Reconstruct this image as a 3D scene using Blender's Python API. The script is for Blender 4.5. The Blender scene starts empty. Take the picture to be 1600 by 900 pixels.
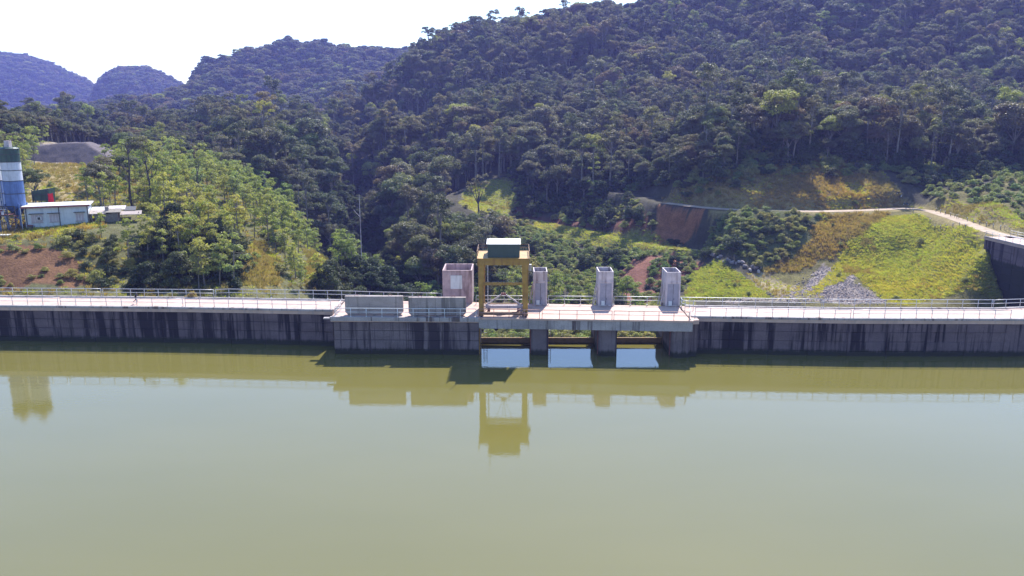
import bpy, bmesh, math, random
import numpy as np
from mathutils import Vector, Matrix

# ------------------------------------------------------------------ camera, sky, sun, exposure
H_CAM, F_PX, PITCH = 34.5, 1256.0, math.radians(12.4)
sc = bpy.context.scene
cam_d = bpy.data.cameras.new('camera'); cam = bpy.data.objects.new('camera', cam_d)
sc.collection.objects.link(cam)
cam_d.sensor_width = 36.0; cam_d.lens = F_PX / 1600 * 36.0
cam_d.clip_start = 0.5; cam_d.clip_end = 20000
cam.location = (0, 0, H_CAM); cam.rotation_euler = (math.pi / 2 - PITCH, 0, 0)
sc.camera = cam

SUN_EL, SUN_AZ = math.radians(48), math.radians(15)      # azimuth measured from +Y towards +X
world = bpy.data.worlds.new('World'); sc.world = world; world.use_nodes = True
wn = world.node_tree.nodes; wl = world.node_tree.links
sky = wn.new('ShaderNodeTexSky'); sky.sky_type = 'NISHITA'; sky.sun_disc = False
sky.sun_elevation = SUN_EL; sky.sun_rotation = SUN_AZ
sky.air_density = 1.3; sky.dust_density = 0.5; sky.ozone_density = 6.0; sky.altitude = 600
wn['Background'].inputs['Strength'].default_value = 0.14
wl.new(sky.outputs[0], wn['Background'].inputs['Color'])
sun_d = bpy.data.lights.new('sun', 'SUN'); sun = bpy.data.objects.new('sun', sun_d); sc.collection.objects.link(sun)
sun_d.energy = 5.0; sun_d.angle = math.radians(0.5); sun_d.color = (1.0, 0.95, 0.88)
sv = Vector((math.sin(SUN_AZ) * math.cos(SUN_EL), math.cos(SUN_AZ) * math.cos(SUN_EL), math.sin(SUN_EL)))
sun.rotation_euler = sv.to_track_quat('Z', 'Y').to_euler()
sun.location = (40, 100, 200)
sc.view_settings.view_transform = 'Standard'; sc.view_settings.look = 'None'
sc.view_settings.gamma = 1.0; sc.view_settings.use_curve_mapping = False
sc.view_settings.exposure = 1.1
sc.render.engine = 'CYCLES'
sc.cycles.use_denoising = True
sc.cycles.max_bounces = 5; sc.cycles.diffuse_bounces = 2; sc.cycles.glossy_bounces = 2
sc.cycles.transmission_bounces = 2; sc.cycles.volume_bounces = 0; sc.cycles.transparent_max_bounces = 4

rng = np.random.default_rng(7); random.seed(7)
C = sc.collection

# ------------------------------------------------------------------ picture geometry -> world
CP, SP = math.cos(PITCH), math.sin(PITCH)
def ray(px, py):
    u = (px - 800) / F_PX; v = (450 - py) / F_PX
    return np.array((u, CP + v * SP, -SP + v * CP))
def PY(px, py, Y):
    d = ray(px, py); return np.array((0, 0, H_CAM)) + d * (Y / d[1])
def PZ(px, py, z):
    d = ray(px, py); return np.array((0, 0, H_CAM)) + d * ((z - H_CAM) / d[2])
def project(p):
    p = np.atleast_2d(np.asarray(p, float)); q = p - np.array((0, 0, H_CAM))
    dz = q[:, 1] * CP - q[:, 2] * SP; up = q[:, 1] * SP + q[:, 2] * CP
    return np.stack([800 + F_PX * q[:, 0] / dz, 450 - F_PX * up / dz, dz], 1)

# ------------------------------------------------------------------ the dam's line (deck level 5.5 m above the water)
ZD = 5.5; DW = 6.4
def fy_left(px): return np.interp(px, [-900, 0, 287, 520], [468.5, 478, 480.7, 484.8])
def fy_mid(px): return np.interp(px, [521, 748, 1080], [495.5, 497, 502])
def fy_right(px): return np.interp(px, [1080, 1330, 1600], [494.8, 498.5, 499.3])
FL = [PZ(p, fy_left(p), ZD)[:2] for p in np.linspace(-900, 520, 40)]
FR = [PZ(p, fy_right(p), ZD)[:2] for p in np.linspace(1080, 1600, 16)]
def catmull(P, n):
    P = [np.array(p, float) for p in P]; P = [2 * P[0] - P[1]] + P + [2 * P[-1] - P[-2]]; out = []
    for i in range(1, len(P) - 2):
        for k in range(n):
            t = k / n
            out.append(.5 * (2 * P[i] + (P[i + 1] - P[i - 1]) * t + (2 * P[i - 1] - 5 * P[i] + 4 * P[i + 1] - P[i + 2]) * t * t
                             + (3 * P[i] - P[i - 1] - 3 * P[i + 1] + P[i + 2]) * t ** 3))
    out.append(P[-2]); return out
ARC = catmull([FR[-1], (93, 114.5), (110, 125.5), (119.3, 142), (121.3, 160), (119.6, 174.5), (118.4, 189)], 8)[1:]
FRA = FR + ARC
def offset(path, d):
    path = np.asarray(path); t = np.gradient(path, axis=0); t /= np.linalg.norm(t, axis=1)[:, None]
    return path + np.stack([-t[:, 1], t[:, 0]], 1) * d
BL = offset(FL, DW); BRA = offset(FRA, DW)
MID_F = [PZ(p, fy_mid(p), ZD)[:2] for p in (521, 600, 748, 850, 950, 1080)]
back_line_x = np.concatenate([BL[:, 0], BRA[:16, 0]]); back_line_y = np.concatenate([BL[:, 1], BRA[:16, 1]])
front_line = np.concatenate([np.array(FL), np.array(FR)])

# ------------------------------------------------------------------ terrain height field
RAW = '''
# behind the left wing: bank, plateau
w -190 137 3; w -130 131 3.5; w -80 129 4.2; w -60 128 4; w -45 127 2.5; w -30 127 -4
z -300 455 5; z 0 455 5; z 120 455 4.6; z 220 455 3.5; z 300 455 3; z 450 452 -1; z 590 449 -7
z -300 385 10; z 0 386 10.3; z 60 374 11.0; z 130 366 11.6; z 0 368 11.2; z 90 352 11.8; z -300 360 11.8
z 210 356 11.6; z 215 392 8.6; z 300 412 6; z 380 405 3.5; z 450 410 1; z 520 425 -3; z 300 360 11; z 380 370 8.5; z 450 378 3
z 590 446 -7.5; z 545 425 -4; z 500 400 -0.5; z 420 345 6.5; z 340 292 14; z 270 268 17.5
z 130 330 13.3; z 130 300 15.5; z 60 300 15.5; z 0 300 15.6; z -300 300 16
z 120 257 18.2; z 180 262 18; z 60 250 19; z 0 235 22; z -100 225 25; z -300 225 25; z 20 215 25; z 50 222 23
# gorge
w -10 145 -14; w 20 145 -14; w 45 150 -14; w 30 180 -14; w -22 175 -15; w -34 205 -16; w -44 245 -17; w -56 290 -17; w -68 340 -15; w -84 400 -12; w -95 470 -6; w -100 540 4
w -20 240 -12; w -55 225 -8; w -70 270 -2; w -95 310 2; w -110 330 4
# right bank of the gorge
z 640 430 -12; z 720 430 -11; z 650 350 -6; Y 700 312 300; z 660 380 -10; z 760 400 -10; z 800 430 -12; z 620 300 -4
Y 745 318 318; Y 790 318 322; Y 725 300 325; Y 790 290 335; Y 760 280 345
z 815 341 -6; z 860 350 -6; z 920 362 -6; z 980 376 -6; z 1040 388 -6.5; z 1090 392 -7
z 850 400 -10.5; z 900 440 -13.5; z 960 420 -11.5; z 1000 440 -12.5; z 1050 430 -11; z 1010 405 -8; z 1060 412 -8.5
Y 840 318 320; Y 900 318 306; Y 960 318 290; Y 850 295 335
# roads and mound on the right
z 1000 304 5.8; z 1040 317 5.5; z 1110 325 5.5; z 1180 328 5.5; z 1270 330 5.5; z 1350 329 5.5; z 1430 326 5.5; z 1490 345 5.5; z 1545 362 5.5; z 1600 366 5.7
z 1430 332 5.4; z 1545 371 5.2; z 1500 356 5.3; z 1350 335 4.8; z 1270 336 4.5
z 1060 350 -0.5; z 1140 345 3; z 1160 362 1; z 1180 400 -4.5; z 1110 405 -7; z 1240 370 0; z 1240 400 -4.5; z 1330 370 0.3; z 1330 400 -4; z 1330 430 -7; z 1400 370 0.3; z 1470 372 1; z 1470 400 -1.5; z 1400 400 -4
z 1130 435 -9; z 1200 440 -9.5; z 1280 432 -8; z 1300 458 -9.5; z 1400 430 -7; z 1450 458 -8; z 1500 425 -3; z 1540 400 0.6; z 1550 440 -4; z 1555 464 -7; z 1400 462 -9.5; w 112.3 187.5 5; w 113 184 -1.2; w 113.3 181.5 -4.2; w 113.5 179 -7; w 113 174 -9.5; z 1200 462 -10.5
w 70 140 -14; w 95 150 -14; w 90 130 -14; w 60 125 -14; w 0 125 -14; w 108 165 -11; w 85 170 -12; w 60 185 -12
w 135 190 5; w 150 220 6.5; w 140 205 6; w 132 196 5.4; w 175 190 6; w 260 240 20; w 240 180 8
z 1270 312 9; z 1330 304 9.5; z 1400 300 10; z 1480 306 10; z 1540 316 9; z 1600 340 8; z 1560 296 12.5; z 1600 312 11; z 1750 300 15; z 1900 310 17
z 1180 305 10; z 1100 305 9; z 1040 300 9
# main mountain
Y 700 215 400; Y 600 240 400; Y 800 215 410; Y 900 215 410; Y 1000 215 410; Y 1100 215 410; Y 1200 215 400; Y 1300 215 400; Y 1400 215 390; Y 1500 215 380; Y 1600 215 370; Y 1900 215 370
Y 900 120 540; Y 1000 120 540; Y 1150 120 520; Y 1300 100 520; Y 1450 100 510; Y 1600 100 500; Y 1900 90 500; Y 800 130 540; Y 720 130 560
Y 560 198 560; Y 600 160 590; Y 640 122 630; Y 700 82 670; Y 760 66 690; Y 850 70 710; Y 930 70 740; Y 1000 60 780; Y 1053 80 800; Y 1085 50 770; Y 1110 30 760; Y 1200 -25 760; Y 1400 -60 760; Y 1600 -80 760; Y 1900 -80 760
w -70 720 60; w 0 800 70; w 100 880 70; w 200 950 70; w 400 900 90; w 600 900 90; w 800 900 90
# lower wooded ridge on the left
Y -300 238 330; Y 30 234 345; Y 110 228 350; Y 250 240 370; Y 350 252 350; Y 420 250 340; Y 470 270 320; Y 520 290 310; Y 400 290 290
Y -300 228 480; Y 30 227 480; Y 150 228 500; Y 350 228 500; Y 450 225 500; Y 520 230 470; Y 560 240 430
w -500 640 0; w -300 660 0; w -180 680 4; w -120 640 10; w -700 700 2
# blue ridge
Y 180 180 950; Y 280 190 900; Y 400 190 880; Y 500 175 860; Y 560 160 840
Y 305 140 1040; Y 330 124 1110; Y 375 106 1140; Y 440 84 1180; Y 530 93 1200; Y 620 98 1180; Y 720 92 1180; Y 400 140 1020; Y 500 130 1020; Y 600 120 1020
Y 285 180 1100; Y 270 178 1200; Y 303 132 1090; Y 311 124 1095; Y 297 172 1090; Y 290 180 1060; Y 290 178 1300
w -300 1450 40; w -100 1450 40; w 200 1500 60; w 600 1500 60; w 1000 1500 60; w -450 1350 25
# farthest hills
Y 155 182 1500; Y 225 182 1500; Y 285 184 1500; Y 150 180 1800; Y 225 180 1800; Y 300 180 1800
Y 0 190 1700; Y 100 190 1700; Y -300 190 1700; Y -300 175 2200; Y 0 178 2200; Y 150 178 2200; Y 300 178 2200
w -2000 3000 80; w -1000 3000 60; w -400 3000 60; w 400 3000 60; w 2000 3000 80; w 900 2200 60; w 200 2200 60; w 1700 2200 60
'''
pts = []
for line in RAW.splitlines():
    if not line or line[0] == '#': continue
    for it in line.split(';'):
        k, a, b, c = it.split(); a, b, c = float(a), float(b), float(c)
        pts.append(np.array((a, b, c)) if k == 'w' else PZ(a, b, c) if k == 'z' else PY(a, b, c))
pts = np.array(pts)
def qc(x, y): return np.stack([x / y * 1.3, np.log(y)], -1)
Q = qc(pts[:, 0], pts[:, 1])
def tps(d2): return np.where(d2 > 1e-12, .5 * d2 * np.log(np.maximum(d2, 1e-12)), 0)
n = len(pts)
K = tps(((Q[:, None] - Q[None]) ** 2).sum(-1)) + np.eye(n) * 3e-4
Pm = np.concatenate([np.ones((n, 1)), Q], 1)
A = np.block([[K, Pm], [Pm.T, np.zeros((3, 3))]])
zs = pts[:, 2] / pts[:, 1]                       # height per metre of distance keeps near and far equally stiff
W_ = np.linalg.solve(A, np.concatenate([zs, np.zeros(3)]))
def vnoise(x, y, s=0):
    xi = np.floor(x).astype(np.int64); yi = np.floor(y).astype(np.int64); fx = x - xi; fy = y - yi
    fx = fx * fx * (3 - 2 * fx); fy = fy * fy * (3 - 2 * fy)
    def h(a, b):
        v = (a * 374761393 + b * 668265263 + s * 1442695041) & 0x7fffffff
        v = ((v ^ (v >> 13)) * 1274126177) & 0x7fffffff
        return ((v ^ (v >> 16)) & 0xffff) / 65535.0
    return (h(xi, yi) * (1 - fx) + h(xi + 1, yi) * fx) * (1 - fy) + (h(xi, yi + 1) * (1 - fx) + h(xi + 1, yi + 1) * fx) * fy
def fbm(x, y, s=0, o=4):
    v = 0; a = .5
    for i in range(o):
        v = v + a * (vnoise(x * 2 ** i + 17 * i, y * 2 ** i - 9 * i, s + i) - .5); a *= .5
    return v
def base_z(x, y):
    x = np.asarray(x, float); y = np.asarray(y, float); sh = x.shape; x = x.ravel(); y = y.ravel()
    out = np.empty(len(x))
    for i in range(0, len(x), 20000):
        q = qc(x[i:i + 20000], y[i:i + 20000])
        d2 = ((q[:, None] - Q[None]) ** 2).sum(-1)
        out[i:i + 20000] = (tps(d2) @ W_[:n] + W_[n] + q @ W_[n + 1:]) * y[i:i + 20000]
    return out.reshape(sh)
def in_poly(x, y, poly):
    x = np.asarray(x); y = np.asarray(y); c = np.zeros(x.shape, bool); p = np.asarray(poly); j = len(p) - 1
    for i in range(len(p)):
        xi, yi, xj, yj = p[i][0], p[i][1], p[j][0], p[j][1]
        c ^= ((yi > y) != (yj > y)) & (x < (xj - xi) * (y - yi) / (yj - yi + 1e-12) + xi); j = i
    return c
def seg_dist(x, y, path):
    x = np.asarray(x, float); y = np.asarray(y, float); best = np.full(x.shape, 1e9); p = np.asarray(path)[:, :2]
    for a, b in zip(p[:-1], p[1:]):
        d = b - a; t = np.clip(((x - a[0]) * d[0] + (y - a[1]) * d[1]) / max(d @ d, 1e-9), 0, 1)
        best = np.minimum(best, np.hypot(x - a[0] - d[0] * t, y - a[1] - d[1] * t))
    return best
# ground of the deck and of the reservoir: terrain is kept low there
WET = np.array(list(FL) + list(FRA) + [(122, 190), (145, 182), (900, 200), (900, -500), (-900, -500), (-900, 150)])
DECKPOLY = np.concatenate([np.array(FRA), BRA[::-1]])
ROAD_UP = [PZ(*p, 5.5) for p in ((960, 300), (1000, 306), (1040, 317), (1110, 325), (1180, 328.5), (1270, 330), (1350, 328.5), (1415, 325.5), (1450, 329), (1490, 341), (1545, 361), (1590, 372))]
ROAD_LOW = [PZ(*p, -6) for p in ((818, 341.5), (860, 350), (920, 362), (980, 376), (1040, 387), (1090, 391))]
# the two farthest hills: crest lines and rounded flanks
def crest(prof, Y):
    p = np.array([PY(a, b, Y) for a, b in prof]); return p[:, 0], p[:, 2], Y
HILLS = [crest([(-500, 60), (-300, 72), (-100, 82), (0, 95), (40, 99), (80, 111), (112, 127), (140, 139), (165, 160), (190, 190)], 2150),
         crest([(138, 190), (150, 152), (162, 134), (182, 122), (205, 119), (232, 121), (262, 133), (290, 148), (304, 158), (320, 190)], 1800)]
def terrain_z(x, y):
    x = np.asarray(x, float); y = np.asarray(y, float)
    z = base_z(x, y)
    r = fbm(x / 26, y / 26, 3) * np.clip((y - 240) / 60, 0.15, 1) * 9 * np.clip(y / 420, .5, 2.2)
    r = r + fbm(x / 6, y / 6, 11) * 1.4
    far = np.clip((y - 330) / 200, 0, 1); r = r + far * fbm(x / 70, y / 70, 23) * 30 * np.clip(1.55 - y / 1500, .25, 1)
    dr = np.minimum(seg_dist(x, y, ROAD_UP), seg_dist(x, y, ROAD_LOW))
    flat = ((x > -100) & (x < -70) & (y > 145) & (y < 185))
    r = r * np.clip((dr - 2) / 6, .06, 1) * np.where(flat, .2, 1)
    z = z + r
    for cx, cz, Y in HILLS:
        xs = x / y * Y; h = np.interp(xs, cx, cz, left=cz[0], right=-50) + fbm(x / 60, y / 60, 31) * 8; z = np.maximum(z, h - ((y - Y) / 300) ** 2 * 130)
    du = seg_dist(x, y, ROAD_UP); k = np.clip(1 - (du - 2.4) / 3.0, 0, 1); z = z * (1 - k) + 5.45 * k
    dl = seg_dist(x, y, ROAD_LOW); k = np.clip(1 - (dl - 1.8) / 2.5, 0, 1); z = z * (1 - k) + -6.0 * k
    wet = in_poly(x, y, WET) | in_poly(x, y, DECKPOLY) | ((x < FR[0][0]) & (y < np.interp(x, back_line_x, back_line_y) + .2))
    z = np.where(wet, np.minimum(z, -14.5), z)
    return z
def hit(px, py):
    d = ray(px, py); t = np.geomspace(122, 2600, 1500)
    X = d[0] / d[1] * t; Z = H_CAM + d[2] / d[1] * t
    below = np.nonzero(terrain_z(X, t) > Z)[0]
    if len(below) == 0: return PY(px, py, 2600)
    i = below[0]; return np.array((X[i], t[i], Z[i]))

# ------------------------------------------------------------------ materials
def new_mat(name):
    m = bpy.data.materials.new(name); m.use_nodes = True
    nt = m.node_tree; return m, nt, nt.nodes['Principled BSDF']
def N(nt, t, **kw):
    nd = nt.nodes.new(t)
    for k, v in kw.items():
        if k in nd.inputs: nd.inputs[k].default_value = v
        else: setattr(nd, k, v)
    return nd
def ramp(nt, src, stops):
    r = nt.nodes.new('ShaderNodeValToRGB'); e = r.color_ramp.elements
    while len(e) < len(stops): e.new(.5)
    for el, (p, c) in zip(e, stops): el.position = p; el.color = (*c, 1) if len(c) == 3 else c
    nt.links.new(src, r.inputs[0]); return r
def mixc(nt, a, b, f, mode='MIX'):
    m = nt.nodes.new('ShaderNodeMix'); m.data_type = 'RGBA'; m.blend_type = mode
    for i, v in ((0, f), (6, a), (7, b)):
        if hasattr(v, 'is_linked') or hasattr(v, 'links'): nt.links.new(v, m.inputs[i])
        else: m.inputs[i].default_value = (*v, 1) if isinstance(v, tuple) else v
    return m.outputs[2]
def pos(nt, scale):
    g = nt.nodes.new('ShaderNodeNewGeometry'); mp = nt.nodes.new('ShaderNodeMapping')
    mp.inputs['Scale'].default_value = scale; nt.links.new(g.outputs['Position'], mp.inputs[0]); return mp.outputs[0]
def noise(nt, vec, scale, detail=5, rough=.6):
    nz = N(nt, 'ShaderNodeTexNoise', Scale=scale, Detail=detail, Roughness=rough); nt.links.new(vec, nz.inputs['Vector']); return nz.outputs[0]
def bump(nt, b, h, strength, dist):
    bp = N(nt, 'ShaderNodeBump', Strength=strength, Distance=dist); nt.links.new(h, bp.inputs['Height']); nt.links.new(bp.outputs[0], b.inputs['Normal'])
def plain(name, col, rough=.6, metal=0.0, var=.25, scale=1.3, grime=None, spec=.4):
    m, nt, b = new_mat(name)
    v = pos(nt, (1, 1, 1)); nz = noise(nt, v, scale, 6)
    c0 = tuple(c * (1 - var) for c in col); c1 = tuple(min(1, c * (1 + var)) for c in col)
    o = ramp(nt, nz, [(.3, c0), (.7, c1)]).outputs[0]
    if grime:
        st = noise(nt, pos(nt, (1, 1, .12)), 1.6, 5)
        o = mixc(nt, o, grime, ramp(nt, st, [(.5, (0, 0, 0)), (.68, (.85, .85, .85))]).outputs[0])
    nt.links.new(o, b.inputs['Base Color']); b.inputs['Roughness'].default_value = rough; b.inputs['Metallic'].default_value = metal
    b.inputs['Specular IOR Level'].default_value = spec
    bump(nt, b, noise(nt, v, scale * 6, 4), .25, .02)
    return m
def concrete_stained(name, light, dark, amount=.5, sx=.55, lift=None):
    m, nt, b = new_mat(name)
    patch = noise(nt, pos(nt, (.25, .25, .5)), 1.0, 5)
    o = ramp(nt, patch, [(.3, tuple(c * .72 for c in light)), (.7, tuple(c * 1.2 for c in light))]).outputs[0]
    s1 = noise(nt, pos(nt, (sx, sx, .035)), 1.0, 4, .7)
    lowf = noise(nt, pos(nt, (.06, .06, .02)), 1.0, 2); am = N(nt, 'ShaderNodeMath', operation='MULTIPLY_ADD'); nt.links.new(lowf, am.inputs[0]); am.inputs[1].default_value = .45; ad0 = N(nt, 'ShaderNodeMath', operation='SUBTRACT'); nt.links.new(s1, am.inputs[2]); nt.links.new(am.outputs[0], ad0.inputs[0]); ad0.inputs[1].default_value = .225; s1 = ad0.outputs[0]
    o = mixc(nt, o, dark, ramp(nt, s1, [(amount, (0, 0, 0)), (amount + .09, (.92, .92, .92))]).outputs[0])
    s2 = noise(nt, pos(nt, (2.2, 2.2, .10)), 1.0, 5, .65)
    o = mixc(nt, o, tuple(c * .6 for c in dark), ramp(nt, s2, [(.55, (0, 0, 0)), (.72, (.75, .75, .75))]).outputs[0])
    g = nt.nodes.new('ShaderNodeNewGeometry'); sp = nt.nodes.new('ShaderNodeSeparateXYZ'); nt.links.new(g.outputs['Position'], sp.inputs[0])
    ad = N(nt, 'ShaderNodeMath', operation='MULTIPLY_ADD'); nt.links.new(s2, ad.inputs[0]); ad.inputs[1].default_value = -1.2; nt.links.new(sp.outputs['Z'], ad.inputs[2])
    tide = ramp(nt, ad.outputs[0], [(0.0, (1, 1, 1)), (.45, (0, 0, 0))]).outputs[0]     # ragged dark band at the waterline
    o = mixc(nt, o, (.03, .03, .02), tide)
    fine = noise(nt, pos(nt, (1, 1, 1)), 7, 4)
    o = mixc(nt, o, ramp(nt, fine, [(.35, (.62, .62, .62)), (.65, (1, 1, 1))]).outputs[0], .55, 'MULTIPLY')
    nt.links.new(o, b.inputs['Base Color']); b.inputs['Roughness'].default_value = .85; b.inputs['Specular IOR Level'].default_value = .25
    bump(nt, b, fine, .4, .03)
    return m
def leaf_mat(name, stops, trans=.45, rough=.5, hue_noise=.35):
    m, nt, b = new_mat(name)
    oi = nt.nodes.new('ShaderNodeObjectInfo'); r = ramp(nt, oi.outputs['Random'], stops); r.color_ramp.interpolation = 'LINEAR'
    v = pos(nt, (1, 1, 1)); nz = noise(nt, v, .55, 3)
    o = mixc(nt, r.outputs[0], ramp(nt, nz, [(.3, (.55, .55, .6)), (.7, (1.3, 1.3, 1.15))]).outputs[0], hue_noise * 2, 'MULTIPLY')
    grove = noise(nt, v, .016, 3)
    o = mixc(nt, o, ramp(nt, grove, [(.32, (.78, .95, .95)), (.5, (1, 1, 1)), (.68, (1.35, 1.1, .85))]).outputs[0], .8, 'MULTIPLY')
    nt.links.new(o, b.inputs['Base Color']); b.inputs['Roughness'].default_value = rough; b.inputs['Specular IOR Level'].default_value = .2
    tr = nt.nodes.new('ShaderNodeBsdfTranslucent')
    lt = mixc(nt, o, (1.2, 1.3, .6), 1.0, 'MULTIPLY'); nt.links.new(lt, tr.inputs[0])
    mx = nt.nodes.new('ShaderNodeMixShader'); mx.inputs[0].default_value = trans
    nt.links.new(b.outputs[0], mx.inputs[1]); nt.links.new(tr.outputs[0], mx.inputs[2])
    nt.links.new(mx.outputs[0], nt.nodes['Material Output'].inputs['Surface']); return m

M = {}
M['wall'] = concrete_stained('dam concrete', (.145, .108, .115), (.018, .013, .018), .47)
M['wall_mid'] = concrete_stained('intake concrete', (.17, .135, .14), (.032, .024, .03), .53, .7)
M['joint'] = plain('dark joint concrete', (.06, .05, .055), .9)  # darker body concrete that shows between the panels
M['deck'] = plain('dusty deck concrete', (.46, .325, .265), .85, var=.16, scale=.5, grime=(.33, .265, .245))
M['deck_edge'] = concrete_stained('deck edge concrete', (.36, .33, .33), (.10, .075, .07), .56, .9)
M['tower'] = plain('weathered tower render', (.50, .44, .455), .8, var=.2, scale=.9, grime=(.20, .15, .15))
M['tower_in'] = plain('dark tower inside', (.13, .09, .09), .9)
M['tower_door'] = plain('grey steel door', (.27, .27, .33), .5, .2, var=.15)
M['brick'] = plain('stained red render', (.42, .31, .31), .85, var=.25, scale=1.0, grime=(.14, .09, .09))
M['slab'] = concrete_stained('precast slab concrete', (.38, .32, .295), (.17, .145, .13), .58, .6)
M['rail'] = plain('galvanised rail', (.45, .45, .47), .45, .3, var=.15)
M['rail_red'] = plain('rusty rail', (.42, .24, .20), .6, .1, var=.3, scale=2)
M['yellow'] = plain('weathered yellow paint', (.37, .205, .04), .55, var=.25, scale=.9, grime=(.22, .10, .03))
M['yellow_dk'] = plain('rusty brown steel', (.17, .095, .05), .7, var=.35, scale=1.5)
M['cabin'] = plain('dark green sheet metal', (.055, .08, .075), .5, .1, var=.12)
M['sheet'] = plain('pale roofing sheet', (.62, .62, .62), .45, .1, var=.1)
M['white'] = plain('white paint', (.62, .63, .64), .6, var=.08, grime=(.42, .42, .42))
M['bluewall'] = plain('pale blue wall paint', (.50, .545, .58), .7, var=.08, grime=(.38, .42, .45))
M['dark'] = plain('dark metal', (.05, .05, .055), .6, var=.2)
M['glass'] = plain('dusty shutter', (.40, .36, .40), .35, var=.15)
M['silo_green'] = plain('silo green paint', (.035, .075, .06), .5, var=.2, grime=(.025, .04, .04))
M['silo_white'] = plain('silo white paint', (.50, .53, .60), .5, var=.1, grime=(.36, .36, .40))
M['silo_blue'] = plain('silo blue paint', (.09, .16, .36), .5, var=.2, grime=(.06, .10, .22))
M['wood'] = plain('grey weathered boards', (.19, .17, .145), .85, var=.35, scale=2.5)
M['red'] = plain('red cloth', (.70, .015, .03), .7, var=.1)
M['rust'] = plain('red oxide steel', (.24, .09, .08), .7, var=.4, scale=3)
M['gravel'] = plain('crushed stone', (.105, .085, .088), .95, var=.35, scale=2.2)
M['rock'] = plain('broken pale rock', (.42, .36, .335), .9, var=.4, scale=.7)
M['rock_dark'] = plain('dark rock', (.24, .20, .19), .9, var=.35, scale=.7)
M['bark'] = plain('grey bark', (.19, .165, .145), .9, var=.4, scale=2)
M['bark_dark'] = plain('dark bark', (.055, .045, .045), .9, var=.35, scale=2)
M['skin'] = plain('skin', (.33, .19, .13), .6, var=.05)
M['clothes'] = plain('dark clothes', (.035, .035, .05), .85, var=.15)
M['hair'] = plain('black hair', (.012, .011, .012), .6, var=.1)
M['forest'] = leaf_mat('forest leaves', [(0, (.075, .085, .058)), (.15, (.13, .14, .08)), (.30, (.17, .15, .11)), (.45, (.10, .115, .085)), (.58, (.20, .18, .13)), (.70, (.13, .155, .07)), (.80, (.19, .14, .115)), (.88, (.10, .12, .07)), (.95, (.20, .21, .10)), (.975, (.33, .34, .09)), (1, (.30, .32, .10))], .32, .55)
M['spur'] = leaf_mat('young acacia leaves', [(0, (.19, .24, .085)), (.35, (.26, .29, .10)), (.6, (.31, .31, .12)), (.85, (.23, .28, .14)), (1, (.35, .35, .11))], .48)
M['shrub'] = leaf_mat('shrub leaves', [(0, (.15, .20, .08)), (.3, (.22, .25, .10)), (.55, (.27, .28, .12)), (.8, (.29, .26, .12)), (1, (.19, .25, .13))], .45)
M['darkleaf'] = leaf_mat('dark broad leaves', [(0, (.045, .065, .040)), (.5, (.07, .09, .05)), (1, (.085, .10, .065))], .3, .6)
M['grass'] = leaf_mat('yellow grass', [(0, (.29, .325, .07)), (.5, (.35, .345, .085)), (1, (.39, .325, .11))], .5, .7)
M['grass_br'] = leaf_mat('dry brown grass', [(0, (.26, .195, .095)), (.5, (.31, .225, .11)), (1, (.23, .20, .085))], .45, .7)

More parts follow.
